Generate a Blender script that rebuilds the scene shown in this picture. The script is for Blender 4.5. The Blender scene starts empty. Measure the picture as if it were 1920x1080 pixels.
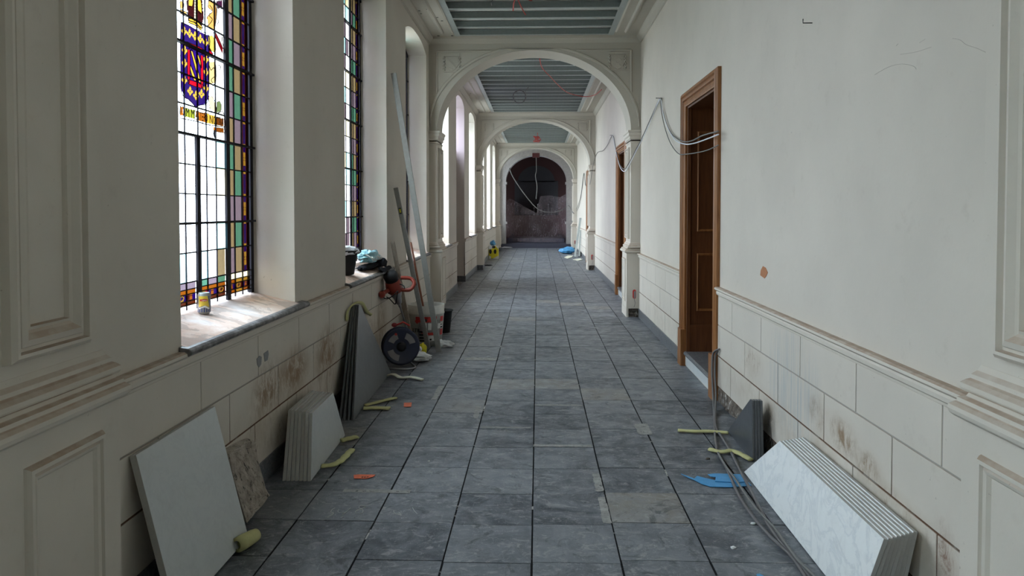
import bpy, math, random
from mathutils import Vector, Matrix, noise
S = bpy.context.scene
COL = S.collection
# ---------------------------------------------------------------- camera, world, exposure
CAM_H = 1.58; FPX = 1384.0; YAW = math.atan(48/FPX); PIT = math.atan(38/FPX)
cam_d = bpy.data.cameras.new('camera'); cam = bpy.data.objects.new('camera', cam_d); COL.objects.link(cam)
cam.location = (0, 0, CAM_H); cam.rotation_euler = (math.pi/2 - PIT, 0, YAW)
cam_d.sensor_width = 36; cam_d.lens = FPX/1920*36; cam_d.shift_y = -109/1920; cam_d.clip_end = 200; cam_d.clip_start = .05
S.camera = cam
SKY = 11.8
w = bpy.data.worlds.new('overcast_sky'); S.world = w; w.use_nodes = True
wn = w.node_tree.nodes; wl = w.node_tree.links
bg = wn['Background']; bg.inputs['Color'].default_value = (.79, .91, 1.03, 1)
# overcast sky: three times brighter overhead than at the horizon
_tc = wn.new('ShaderNodeTexCoord'); _sx = wn.new('ShaderNodeSeparateXYZ'); _mr = wn.new('ShaderNodeMapRange')
_mr.inputs[1].default_value = 0; _mr.inputs[2].default_value = 1; _mr.inputs[3].default_value = SKY; _mr.inputs[4].default_value = SKY*3
wl.new(_tc.outputs['Generated'], _sx.inputs[0]); wl.new(_sx.outputs['Z'], _mr.inputs[0]); wl.new(_mr.outputs[0], bg.inputs['Strength'])
S.view_settings.view_transform = 'Standard'; S.view_settings.look = 'None'
S.view_settings.exposure = 0.0; S.view_settings.gamma = 1.0; S.view_settings.use_curve_mapping = False
S.cycles.use_denoising = True; S.cycles.max_bounces = 12; S.cycles.diffuse_bounces = 7; S.cycles.transparent_max_bounces = 12
S.cycles.sample_clamp_indirect = 6; S.cycles.caustics_reflective = False; S.cycles.caustics_refractive = False

# ---------------------------------------------------------------- measured photo points -> real planes
_cp, _sp, _cs, _ss = math.cos(PIT), math.sin(PIT), math.cos(YAW), math.sin(YAW)
_fw = Vector((-_ss*_cp, _cs*_cp, -_sp)); _rt = Vector((_cs, _ss, 0)); _up = Vector((-_ss*_sp, _cs*_sp, _cp))
def on(x, y, X=None, Y=None, Z=None):
    """the place on a real wall (X=), cross plane (Y=) or level (Z=) measured at a point of the photograph"""
    d = _fw + _rt*((x-960)/FPX) + _up*(-(y-431)/FPX)
    t = X/d.x if X is not None else (Y/d.y if Y is not None else (Z-CAM_H)/d.z)
    return Vector((t*d.x, t*d.y, CAM_H + t*d.z))

# ---------------------------------------------------------------- materials
def new_mat(name):
    m = bpy.data.materials.new(name); m.use_nodes = True
    return m, m.node_tree.nodes, m.node_tree.links, m.node_tree.nodes['Principled BSDF']
def flat(name, col, rough=.6, metal=0, spec=.5):
    m, n, l, b = new_mat(name)
    tc = n.new('ShaderNodeTexCoord'); no = n.new('ShaderNodeTexNoise'); no.inputs['Scale'].default_value = 30; no.inputs['Detail'].default_value = 4
    l.new(tc.outputs['Object'], no.inputs['Vector'])
    mx = n.new('ShaderNodeMix'); mx.data_type = 'RGBA'
    mx.inputs[6].default_value = (*[c*.8 for c in col], 1); mx.inputs[7].default_value = (*[min(1, c*1.15) for c in col], 1)
    l.new(no.outputs['Fac'], mx.inputs[0]); l.new(mx.outputs[2], b.inputs['Base Color'])
    b.inputs['Roughness'].default_value = rough; b.inputs['Metallic'].default_value = metal
    b.inputs['Specular IOR Level'].default_value = spec
    return m
class NT:
    """small node helper"""
    def __init__(s, name):
        s.m, s.n, s.l, s.b = new_mat(name)
        g = s.n.new('ShaderNodeNewGeometry'); s.pos = g.outputs['Position']; s.nrm = g.outputs['Normal']
        s.tc = s.n.new('ShaderNodeTexCoord').outputs['Object']
    def noise(s, scale, detail=6, rough=.55, vec=None, sc=None, dist=0):
        v = vec or s.pos
        if sc:
            mp = s.n.new('ShaderNodeMapping'); mp.inputs['Scale'].default_value = sc; s.l.new(v, mp.inputs['Vector']); v = mp.outputs[0]
        t = s.n.new('ShaderNodeTexNoise'); t.inputs['Scale'].default_value = scale; t.inputs['Detail'].default_value = detail
        t.inputs['Roughness'].default_value = rough; t.inputs['Distortion'].default_value = dist
        s.l.new(v, t.inputs['Vector']); return t.outputs['Fac']
    def ramp(s, x, a, b, lo=0., hi=1.):
        t = s.n.new('ShaderNodeMapRange'); t.inputs[1].default_value = a; t.inputs[2].default_value = b
        t.inputs[3].default_value = lo; t.inputs[4].default_value = hi
        s.l.new(x, t.inputs[0]); return t.outputs[0]
    def math(s, op, a, b=None):
        t = s.n.new('ShaderNodeMath'); t.operation = op
        for i, v in enumerate((a, b)):
            if v is None: continue
            if isinstance(v, (int, float)): t.inputs[i].default_value = v
            else: s.l.new(v, t.inputs[i])
        return t.outputs[0]
    def mix(s, f, a, b, mode='MIX'):
        t = s.n.new('ShaderNodeMix'); t.data_type = 'RGBA'; t.blend_type = mode
        for i, v in ((0, f), (6, a), (7, b)):
            if isinstance(v, tuple): t.inputs[i].default_value = (*v[:3], 1)
            elif isinstance(v, (int, float)): t.inputs[i].default_value = v
            else: s.l.new(v, t.inputs[i])
        return t.outputs[2]
    def blot(s, c, r):
        """1 inside an ellipsoid blot round c, falling to 0 at its rim"""
        mp = s.n.new('ShaderNodeMapping'); mp.inputs['Location'].default_value = tuple(-c[i]/r[i] for i in range(3)); mp.inputs['Scale'].default_value = tuple(1/k for k in r)
        s.l.new(s.pos, mp.inputs['Vector'])
        ln = s.n.new('ShaderNodeVectorMath'); ln.operation = 'LENGTH'; s.l.new(mp.outputs[0], ln.inputs[0])
        return s.ramp(ln.outputs['Value'], 1., .25)
    def sep(s, v, k):
        t = s.n.new('ShaderNodeSeparateXYZ'); s.l.new(v, t.inputs[0]); return t.outputs[k]
    def bump(s, h, st=.3, dist=.01):
        t = s.n.new('ShaderNodeBump'); t.inputs['Strength'].default_value = st; t.inputs['Distance'].default_value = dist
        s.l.new(h, t.inputs['Height']); s.l.new(t.outputs[0], s.b.inputs['Normal'])
    def out(s, col, rough=.7, spec=.3, metal=0):
        if isinstance(col, tuple): s.b.inputs['Base Color'].default_value = (*col, 1)
        else: s.l.new(col, s.b.inputs['Base Color'])
        if isinstance(rough, (int, float)): s.b.inputs['Roughness'].default_value = rough
        else: s.l.new(rough, s.b.inputs['Roughness'])
        s.b.inputs['Specular IOR Level'].default_value = spec; s.b.inputs['Metallic'].default_value = metal
        return s.m

def plaster(name, base, blots=(), dust=.75, streaks=None):
    t = NT(name)
    c = t.mix(t.ramp(t.noise(1.3, 8), .3, .7), tuple(k*.93 for k in base), tuple(min(1, k*1.04) for k in base))
    c = t.mix(t.math('MULTIPLY', t.ramp(t.noise(9, 8, .7), .58, .74), .22), c, (.42, .36, .30))
    # scuffs and specks
    c = t.mix(t.math('MULTIPLY', t.ramp(t.noise(38, 3), .73, .76), .5), c, (.25, .2, .16))
    # brown dust lying on ledges
    up = t.ramp(t.sep(t.nrm, 2), .35, .8)
    c = t.mix(t.math('MULTIPLY', t.math('MULTIPLY', up, t.ramp(t.noise(14, 5), .3, .6, .5, 1)), dust), c, (.33, .22, .15))
    for ctr, r, colr, lo in blots:
        k = t.math('MULTIPLY', t.blot(ctr, r), t.ramp(t.noise(11, 10, .78, sc=(1, 1.3, .7), dist=.6), lo-.02, lo+.12))
        h = t.math('MULTIPLY', t.blot(ctr, tuple(q*1.35 for q in r)), t.ramp(t.noise(4, 6, .7), .35, .65, 0, .5))
        c = t.mix(h, c, tuple(.5*(x_+y_) for x_, y_ in zip(colr, (.50, .43, .34))))
        c = t.mix(t.math('MINIMUM', k, .9), c, colr)
    if streaks:
        for ctr, r in streaks:
            k = t.math('MULTIPLY', t.blot(ctr, r), t.ramp(t.noise(14, 4, .6, sc=(1, 2.6, .12)), .42, .64))
            c = t.mix(t.math('MULTIPLY', k, .75), c, (.36, .40, .42))
    t.bump(t.noise(18, 6), .12, .01)
    return t.out(c, .75, .25)
PW = (.625, .57, .497)
BR = (.26, .17, .10)
M = {}
M['plaster'] = plaster('painted_plaster', PW)
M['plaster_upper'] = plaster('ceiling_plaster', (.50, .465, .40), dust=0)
L, R, CX = -1.60, 1.50, -.06
lb = [((L, 4.28, .52), (.3, .30, .20), BR, .44), ((L, 4.75, .53), (.3, .36, .18), BR, .40), ((L, 5.50, .50), (.3, .36, .24), BR, .43), ((L, 4.9, .25), (.3, 1.0, .16), BR, .50),
      ((L, 3.9, .30), (.3, .5, .2), (.33, .26, .19), .56), ((L, 6.9, .35), (.3, .6, .3), (.33, .25, .18), .52), ((L, 7.4, .42), (.3, .35, .36), (.34, .27, .19), .40),
      ((L, 13.4, .33), (.3, .6, .22), BR, .52), ((L, 17.5, .3), (.3, .8, .2), BR, .54)]
rb = [((R, 5.15, .53), (.3, .22, .12), BR, .50), ((R, 3.62, .47), (.3, .20, .10), BR, .46), ((R, 3.95, .50), (.3, .16, .10), BR, .52), ((R, 3.35, .42), (.3, .14, .08), BR, .46), ((R, 4.75, .24), (.3, .14, .12), (.2, .16, .13), .45),
      ((R, 4.2, .28), (.3, 2.2, .12), BR, .62), ((R, 2.72, .30), (.3, .10, .16), (.24, .13, .09), .50), ((R, 3.1, .33), (.3, .3, .08), BR, .56), ((R, 9, .25), (.3, 1.4, .25), (.5, .44, .38), .55)]
M['wainscot_left'] = plaster('left_wainscot_plaster', PW, lb)
M['wainscot_right'] = plaster('right_wainscot_plaster', PW, rb, streaks=[((R, 4.35, .55), (.3, .5, .42))])
def joint_mat():
    t = NT('joint_filler')
    z = t.ramp(t.sep(t.pos, 2), .62, .36)
    f = t.math('MULTIPLY', t.ramp(t.noise(5, 5), .36, .46), z)
    base = t.mix(t.ramp(t.sep(t.pos, 2), .60, .64), (.24, .21, .18), (.40, .37, .33))
    c = t.mix(f, base, (.12, .06, .035)); return t.out(c, .9)
M['joint'] = joint_mat()
def tile_mat():
    t = NT('slate_floor_tiles')
    at = t.n.new('ShaderNodeAttribute'); at.attribute_name = 'tint'
    v = t.sep(at.outputs['Vector'], 0)
    off = t.n.new('ShaderNodeVectorMath'); off.operation = 'MULTIPLY_ADD'; off.inputs[1].default_value = (7, 13, 5)
    t.l.new(at.outputs['Vector'], off.inputs[0]); t.l.new(t.pos, off.inputs[2]); P = off.outputs[0]
    br = t.sep(at.outputs['Vector'], 1)
    c = t.mix(t.ramp(v, 0, 1), (.040, .048, .060), (.128, .136, .152))
    c = t.mix(t.ramp(br, .90, .92), c, (.19, .175, .155))
    c = t.mix(t.ramp(t.noise(3.5, 9, .68, vec=P, dist=1.2), .40, .66, 0, .85), c, (.20, .21, .23))
    c = t.mix(t.math('MULTIPLY', t.ramp(t.noise(7, 10, .78, vec=P, sc=(1, 1.8, 1), dist=2), .53, .62), .65), c, (.34, .335, .33))
    c = t.mix(t.math('MULTIPLY', t.ramp(t.noise(34, 6, .8, vec=P, sc=(1, .3, 1), dist=3), .58, .66), .4), c, (.50, .50, .50))
    c = t.mix(t.math('MULTIPLY', t.ramp(t.noise(20, 6, .8, vec=P, sc=(.35, 1, 1), dist=4), .60, .66), .4), c, (.46, .46, .46))
    c = t.mix(t.ramp(t.noise(120, 2, vec=P), .73, .76), c, (.55, .55, .53))
    c = t.mix(t.math('MULTIPLY', t.ramp(t.noise(4.5, 9, .75, vec=P, dist=2), .45, .36), .75), c, (.030, .033, .040))
    t.bump(t.noise(40, 7, .7, vec=P), .3, .004)
    return t.out(c, t.ramp(t.noise(9, 6, vec=P), .3, .7, .33, .60), .55)
M['tile'] = tile_mat()
def grout_mat():
    t = NT('open_tile_joints'); c = t.mix(t.ramp(t.noise(3.2, 6, .7), .60, .64), (.014, .014, .015), (.5, .48, .45)); return t.out(c, .9, .1)
M['grout'] = grout_mat()
def marble(name, base, vein, sc=6, amt=.8):
    t = NT(name)
    a = t.noise(sc, 10, .65, dist=1.8); k = t.math('ABSOLUTE', t.math('SUBTRACT', a, .5))
    c = t.mix(t.math('MULTIPLY', t.ramp(k, .05, 0), amt), base, vein)
    c = t.mix(t.math('MULTIPLY', t.ramp(t.noise(sc*2.4, 8, .7, dist=1), .50, .72), .35), c, tuple(x*.72 for x in base))
    return t.out(c, .32, .45)
M['marble'] = marble('white_veined_marble', (.87, .88, .87), (.60, .63, .66), 4.2, .45)
M['marble_grey'] = marble('grey_veined_marble', (.60, .62, .62), (.48, .50, .52), 4.5, .25)
M['slate'] = marble('honed_grey_slate', (.165, .175, .18), (.22, .23, .24), 3, .4)
M['slate_dark'] = marble('honed_dark_slate', (.058, .062, .072), (.10, .105, .115), 4, .4)
M['slab_edge'] = marble('sawn_marble_edge', (.43, .42, .395), (.38, .38, .37), 12, .4)
M['slate_edge'] = marble('sawn_slate_edge', (.085, .09, .095), (.14, .14, .14), 12, .4)
M['plinth'] = marble('dark_stone_plinth', (.10, .105, .115), (.30, .30, .30), 14, .6)
M['endstone'] = marble('grey_end_stone', (.42, .40, .39), (.28, .27, .26), 3, .5)
def sill_mat():
    t = NT('dusty_stone_sill')
    c = t.mix(t.ramp(t.noise(6, 8, .7, dist=2), .35, .7), (.62, .44, .35), (.74, .63, .56))
    c = t.mix(t.math('MULTIPLY', t.ramp(t.noise(2.6, 5, .6, dist=2.2), .52, .532), .45), c, (.30, .24, .21))
    c = t.mix(t.math('MULTIPLY', t.ramp(t.noise(3, 5), .55, .7), .8), c, (.74, .70, .69)); return t.out(c, .8, .2)
M['sill'] = sill_mat()
def nose_mat():
    t = NT('worn_sill_nosing'); c = t.mix(t.ramp(t.noise(14, 6, .7), .45, .65), (.075, .07, .07), (.25, .24, .24)); return t.out(c, .45, .5)
M['nose'] = nose_mat()
M['crackline'] = flat('hairline_crack', (.47, .41, .36), .9)
def wood(name, a, b, sc=(9, 9, .6), rough=.42):
    t = NT(name); c = t.mix(t.ramp(t.noise(5, 8, .6, sc=sc, dist=.6), .3, .7), a, b)
    t.bump(t.noise(12, 6, sc=sc), .1, .003); return t.out(c, rough, .45)
M['wood'] = wood('varnished_oak', (.17, .058, .014), (.36, .155, .050))
M['wood_dark'] = wood('dark_varnished_oak', (.085, .027, .008), (.16, .058, .018))
M['batten'] = wood('raw_batten', (.22, .17, .13), (.36, .30, .24), rough=.8)
def rubble_mat(name, a, b, c3):
    t = NT(name); c = t.mix(t.ramp(t.noise(16, 8, .7), .4, .6), a, b); c = t.mix(t.ramp(t.noise(24, 6, .7, sc=(1, 1, .6)), .58, .63), c, c3)
    t.bump(t.noise(30, 8, .7), .8, .02); return t.out(c, .95, .1)
M['rubble'] = rubble_mat('broken_stone', (.36, .31, .26), (.50, .44, .38), (.11, .10, .09))
M['rubble_dark'] = rubble_mat('exposed_masonry', (.10, .085, .07), (.24, .20, .17), (.5, .48, .45))
M['galv'] = flat('galvanised_steel', (.46, .50, .49), .45, .3)
M['galv_shaded'] = flat('galvanised_steel_shaded_web', (.19, .215, .21), .6, .2)  # same steel as the flanges, darkened to paint the webs in shade
M['alu'] = flat('brushed_aluminium', (.27, .26, .24), .5, .3)
M['lead'] = flat('lead_came', (.010, .009, .013), .7, 0, .2)
M['iron'] = flat('window_bar_iron', (.010, .009, .013), .7, 0, .2)
M['white'] = flat('white_plastic', (.78, .78, .76), .45)
M['bucketwhite'] = flat('dusty_white_plastic', (.62, .60, .55), .5)
M['red'] = flat('red_plastic', (.55, .035, .03), .45)
M['toolred'] = flat('tool_orange_red', (.30, .045, .028), .4)
M['darkred'] = flat('dark_red_print', (.30, .03, .04), .5)
M['maroon'] = flat('dark_maroon_plastic', (.10, .02, .022), .6)
M['black'] = flat('black_plastic', (.018, .018, .02), .6, 0, .3)
M['greyprint'] = flat('grey_print', (.26, .24, .24), .6)
M['blackcloth'] = flat('black_cloth', (.016, .017, .022), .9, 0, .2)
M['navy'] = flat('navy_plastic', (.018, .022, .05), .4)
M['cast'] = flat('cast_metal', (.30, .30, .31), .45, .5)
M['foam'] = flat('yellow_foam', (.52, .50, .24), .85)
M['foampale'] = flat('pale_foam', (.68, .66, .52), .85)
M['blue'] = flat('blue_plastic_film', (.07, .30, .58), .45)
M['orange'] = flat('orange_label', (.72, .17, .08), .7)
M['cable'] = flat('grey_cable', (.17, .165, .155), .6)
M['darkcable'] = flat('dark_grey_cable', (.13, .12, .12), .5)
M['redcable'] = flat('red_cable', (.50, .05, .04), .5)
M['yellow'] = flat('yellow_plastic', (.68, .60, .02), .5)
M['teal'] = flat('pale_blue_bag', (.36, .62, .68), .5)
M['clothwhite'] = flat('white_cloth', (.78, .78, .84), .85)
M['brick'] = flat('exposed_brick', (.45, .19, .09), .9)
M['barestone'] = flat('bare_grey_render', (.26, .26, .26), .9)
M['chalk'] = flat('chalk', (.55, .55, .52), .9)
M['canblue'] = flat('can_blue', (.03, .06, .20), .3, .2)
M['canyellow'] = flat('can_yellow', (.75, .55, .06), .3, .1)
M['handle'] = wood('red_brown_handle', (.20, .06, .03), (.34, .12, .06))
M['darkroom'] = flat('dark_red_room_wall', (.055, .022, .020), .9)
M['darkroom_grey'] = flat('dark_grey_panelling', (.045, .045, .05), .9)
M['gravel'] = flat('pale_gravel', (.26, .26, .24), .9)
M['slatestep'] = flat('dark_stone_step', (.06, .06, .09), .5)
def film_mat():
    m, n, l, b = new_mat('dusty_film_painted_creases')
    tc = n.new('ShaderNodeNewGeometry'); no = n.new('ShaderNodeTexNoise'); no.inputs['Scale'].default_value = 1.4; no.inputs['Detail'].default_value = 4; no.inputs['Distortion'].default_value = 1
    l.new(tc.outputs['Position'], no.inputs['Vector'])
    mr = n.new('ShaderNodeMapRange'); mr.inputs[1].default_value = .38; mr.inputs[2].default_value = .68; mr.inputs[3].default_value = .10; mr.inputs[4].default_value = .30
    l.new(no.outputs['Fac'], mr.inputs[0])
    n2 = n.new('ShaderNodeTexNoise'); n2.inputs['Scale'].default_value = 2.3; n2.inputs['Detail'].default_value = 3; n2.inputs['Distortion'].default_value = 2.5
    mp = n.new('ShaderNodeMapping'); mp.inputs['Rotation'].default_value = (0, .6, 0); mp.inputs['Scale'].default_value = (2.2, 1, .7); l.new(tc.outputs['Position'], mp.inputs[0]); l.new(mp.outputs[0], n2.inputs['Vector'])
    sb = n.new('ShaderNodeMath'); sb.operation = 'SUBTRACT'; sb.inputs[1].default_value = .5; l.new(n2.outputs['Fac'], sb.inputs[0]); ab = n.new('ShaderNodeMath'); ab.operation = 'ABSOLUTE'; l.new(sb.outputs[0], ab.inputs[0])
    m2 = n.new('ShaderNodeMapRange'); m2.inputs[1].default_value = .014; m2.inputs[2].default_value = 0; m2.inputs[3].default_value = 0; m2.inputs[4].default_value = .5; l.new(ab.outputs[0], m2.inputs[0])  # bright crease highlights painted in as more opaque noise ridges
    ad = n.new('ShaderNodeMath'); ad.operation = 'ADD'; l.new(mr.outputs[0], ad.inputs[0]); l.new(m2.outputs[0], ad.inputs[1])
    l.new(ad.outputs[0], b.inputs['Alpha']); b.inputs['Base Color'].default_value = (.50, .42, .46, 1); b.inputs['Roughness'].default_value = .22
    return m
M['film'] = film_mat()
def glass_mat():
    m = bpy.data.materials.new('stained_glass'); m.use_nodes = True; n = m.node_tree.nodes; l = m.node_tree.links
    n.remove(n['Principled BSDF']); out = n['Material Output']
    at = n.new('ShaderNodeAttribute'); at.attribute_name = 'glass'
    g = n.new('ShaderNodeNewGeometry'); no = n.new('ShaderNodeTexNoise'); no.inputs['Scale'].default_value = 60
    l.new(g.outputs['Position'], no.inputs['Vector'])
    mr = n.new('ShaderNodeMapRange'); mr.inputs[3].default_value = .85; mr.inputs[4].default_value = 1.1; l.new(no.outputs['Fac'], mr.inputs[0])
    mx = n.new('ShaderNodeMix'); mx.data_type = 'RGBA'; mx.blend_type = 'MULTIPLY'; mx.inputs[0].default_value = 1
    l.new(at.outputs['Color'], mx.inputs[6]); l.new(mr.outputs[0], mx.inputs[7])
    tr = n.new('ShaderNodeBsdfTransparent'); l.new(mx.outputs[2], tr.inputs['Color'])
    gl = n.new('ShaderNodeBsdfGlossy'); gl.inputs['Roughness'].default_value = .15
    ms = n.new('ShaderNodeMixShader'); ms.inputs[0].default_value = .04
    l.new(tr.outputs[0], ms.inputs[1]); l.new(gl.outputs[0], ms.inputs[2]); l.new(ms.outputs[0], out.inputs['Surface'])
    return m
M['glass'] = glass_mat()

# ---------------------------------------------------------------- mesh helpers
class MB:
    def __init__(s): s.v = []; s.f = []; s.mi = []; s.c = []; s.sm = []
    def add(s, vs, fs, mi=0, col=None, smooth=False):
        b = len(s.v); s.v += [tuple(v) for v in vs]
        for f in fs: s.f.append([b+i for i in f]); s.mi.append(mi); s.c.append(col); s.sm.append(smooth)
    def box(s, a, b, mi=0, col=None):
        x0, y0, z0 = a; x1, y1, z1 = b
        s.add([(x0,y0,z0),(x1,y0,z0),(x1,y1,z0),(x0,y1,z0),(x0,y0,z1),(x1,y0,z1),(x1,y1,z1),(x0,y1,z1)],
              [(3,2,1,0),(4,5,6,7),(0,1,5,4),(1,2,6,5),(2,3,7,6),(3,0,4,7)], mi, col)
    def prism(s, poly, d, mi=0, mi_side=None):
        n = len(poly); d = Vector(d); poly = [Vector(p) for p in poly]
        s.add(poly + [p+d for p in poly], [tuple(range(n)), tuple(range(2*n-1, n-1, -1))], mi)
        s.add(poly + [p+d for p in poly], [(i, n+i, n+(i+1) % n, (i+1) % n) for i in range(n)], mi if mi_side is None else mi_side)
    def loft(s, xw, xf, y0, y1, lev, mi=0):
        """square-plan moulding stack against a wall: lev = (offset, z)"""
        sg = 1 if xf > xw else -1; vs = []
        for o, z in lev: vs += [(xw, y0-o, z), (xf+sg*o, y0-o, z), (xf+sg*o, y1+o, z), (xw, y1+o, z)]
        fs = []
        for i in range(len(lev)-1):
            for k in range(4): a = 4*i+k; b = 4*i+(k+1) % 4; fs.append((a, b, b+4, a+4))
        fs += [(3, 2, 1, 0), tuple(4*(len(lev)-1)+k for k in range(4))]
        s.add(vs, fs, mi)
    def sweep_y(s, prof, y0, y1, mi=0):
        """profile of (x,z) run along the corridor"""
        n = len(prof); vs = [(x, y0, z) for x, z in prof] + [(x, y1, z) for x, z in prof]
        s.add(vs, [(i, (i+1) % n, n+(i+1) % n, n+i) for i in range(n)] + [tuple(range(n-1, -1, -1)), tuple(range(n, 2*n))], mi)
    def sweep_x(s, prof, x0, x1, mi=0):
        n = len(prof); vs = [(x0, y, z) for y, z in prof] + [(x1, y, z) for y, z in prof]
        s.add(vs, [(i, (i+1) % n, n+(i+1) % n, n+i) for i in range(n)] + [tuple(range(n-1, -1, -1)), tuple(range(n, 2*n))], mi)
    def frame(s, X, sg, y0, y1, z0, z1, prof, mi=0, bottom=True, axis='x'):
        """mitred moulding frame on plane X (facing sg): prof = (inset, height)"""
        rings = []
        for ins, h in prof:
            zb = z0+ins if bottom else z0
            q = [(y0+ins, zb), (y1-ins, zb), (y1-ins, z1-ins), (y0+ins, z1-ins)]
            rings.append([(X+sg*h, a, b) if axis == 'x' else (a, X+sg*h, b) for a, b in q])
        vs = [p for r in rings for p in r]; fs = []
        for i in range(len(rings)-1):
            for k in ((0, 1, 2, 3) if bottom else (1, 2, 3)): a = 4*i+k; b = 4*i+(k+1) % 4; fs.append((a, b, b+4, a+4))
        s.add(vs, fs, mi)
    def tube(s, pts, r, mi=0, seg=7, smooth=True, closed=False):
        pts = [Vector(p) for p in pts]; rr = r if isinstance(r, (list, tuple)) else [r]*len(pts)
        if len(pts) < 2: return
        up = Vector((0, 0, 1)); vs = []; prev = None
        for i, p in enumerate(pts):
            d = (pts[min(i+1, len(pts)-1)] - pts[max(i-1, 0)])
            d = d.normalized() if d.length > 1e-9 else Vector((0, 0, 1))
            if prev is None: a = d.orthogonal().normalized()
            else: a = (prev - d*prev.dot(d)); a = a.normalized() if a.length > 1e-6 else d.orthogonal().normalized()
            prev = a; b = d.cross(a)
            for k in range(seg): th = 2*math.pi*k/seg; vs.append(p + (a*math.cos(th) + b*math.sin(th))*rr[i])
        fs = [(i*seg+k, i*seg+(k+1) % seg, (i+1)*seg+(k+1) % seg, (i+1)*seg+k) for i in range(len(pts)-1) for k in range(seg)]
        s.add(vs, fs, mi, None, smooth); n = len(pts)
        s.add(vs[:seg], [tuple(range(seg-1, -1, -1))], mi); s.add(vs[-seg:], [tuple(range(seg))], mi)
    def lathe(s, p0, p1, prof, mi=0, seg=28, a0=0, a1=2*math.pi, smooth=True, cap=True):
        p0 = Vector(p0); d = (Vector(p1)-p0).normalized()
        a = Vector((1, 0, 0)); a = (a - d*a.dot(d)); a = a.normalized() if a.length > .1 else d.orthogonal().normalized(); b = d.cross(a)
        full = abs(a1-a0-2*math.pi) < 1e-6; ns = seg if full else seg+1; vs = []
        for t, r in prof:
            for k in range(ns): th = a0+(a1-a0)*k/seg; vs.append(p0 + d*t + (a*math.cos(th)+b*math.sin(th))*r)
        fs = []
        for i in range(len(prof)-1):
            for k in range(seg): k2 = (k+1) % ns if full else k+1; fs.append((i*ns+k, i*ns+k2, (i+1)*ns+k2, (i+1)*ns+k))
        s.add(vs, fs, mi, None, smooth)
        if cap and full: s.add(vs[:ns], [tuple(range(ns-1, -1, -1))], mi); s.add(vs[-ns:], [tuple(range(ns))], mi)
    def beam(s, p0, p1, wx, wy, side=(0, 1, 0), mi=0):
        p0 = Vector(p0); p1 = Vector(p1); d = (p1-p0).normalized(); a = Vector(side); a = (a-d*a.dot(d)).normalized(); b = d.cross(a)
        q = [a*wx/2+b*wy/2, -a*wx/2+b*wy/2, -a*wx/2-b*wy/2, a*wx/2-b*wy/2]
        s.add([p0+k for k in q]+[p1+k for k in q], [(3,2,1,0),(4,5,6,7),(0,1,5,4),(1,2,6,5),(2,3,7,6),(3,0,4,7)], mi)
    def blob(s, c, r, amp=.15, freq=3, seed=0, mi=0, nu=28, nv=16, floor=None):
        c = Vector(c); vs = []
        for j in range(nv+1):
            ph = math.pi*j/nv
            for i in range(nu):
                th = 2*math.pi*i/nu; d = Vector((math.sin(ph)*math.cos(th), math.sin(ph)*math.sin(th), math.cos(ph)))
                k = 1 + amp*noise.fractal(d*freq+Vector((seed*7.3, seed, 0)), 1, 2, 4)*1.6
                p = Vector((c.x+d.x*r[0]*k, c.y+d.y*r[1]*k, c.z+d.z*r[2]*k))
                if floor is not None: p.z = max(p.z, floor)
                vs.append(p)
        s.add(vs, [(j*nu+i, j*nu+(i+1) % nu, (j+1)*nu+(i+1) % nu, (j+1)*nu+i) for j in range(nv) for i in range(nu)], mi, None, True)
    def build(s, name, mats, parent=None, bevel=0, attr=None, weld=False):
        me = bpy.data.meshes.new(name); me.from_pydata(s.v, [], s.f)
        mats = mats if isinstance(mats, (list, tuple)) else [mats]
        for m in mats: me.materials.append(M[m] if isinstance(m, str) else m)
        me.polygons.foreach_set('material_index', s.mi); me.polygons.foreach_set('use_smooth', s.sm)
        if attr:
            ca = me.color_attributes.new(attr, 'FLOAT_COLOR', 'CORNER')
            for p, c in zip(me.polygons, s.c):
                c = c or (1, 1, 1)
                for li in p.loop_indices: ca.data[li].color = (*c, 1)
        me.update()
        import bmesh
        bm = bmesh.new(); bm.from_mesh(me)
        if not attr: bmesh.ops.remove_doubles(bm, verts=bm.verts, dist=1e-5)
        bmesh.ops.recalc_face_normals(bm, faces=bm.faces); bm.to_mesh(me); bm.free()
        o = bpy.data.objects.new(name, me); COL.objects.link(o)
        if parent: 
            o.parent = parent; o.matrix_parent_inverse = Matrix.Translation(-Vector(parent.location))
        if bevel:
            b = o.modifiers.new('bevel', 'BEVEL'); b.width = bevel; b.segments = 2; b.limit_method = 'ANGLE'
        return o
def tag(o, label=None, cat=None, group=None, kind=None):
    if label: o['label'] = label
    if cat: o['category'] = cat
    if group: o['group'] = group
    if kind: o['kind'] = kind
    return o
def empty(name, loc, **k):
    o = bpy.data.objects.new(name, None); COL.objects.link(o); o.location = loc; o.empty_display_size = .1
    return tag(o, **k)
def struct(name, loc=(0, 0, 0)): return empty(name, loc, kind='structure')
def smooth_path(pts, n=6):
    pts = [Vector(p) for p in pts]; out = []
    for i in range(len(pts)-1):
        p0 = pts[max(i-1, 0)]; p1 = pts[i]; p2 = pts[i+1]; p3 = pts[min(i+2, len(pts)-1)]
        for k in range(n):
            t = k/n; out.append(.5*((2*p1)+(p2-p0)*t+(2*p0-5*p1+4*p2-p3)*t*t+(3*p1-p0-3*p2+p3)*t**3))
    return out+[pts[-1]]
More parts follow.
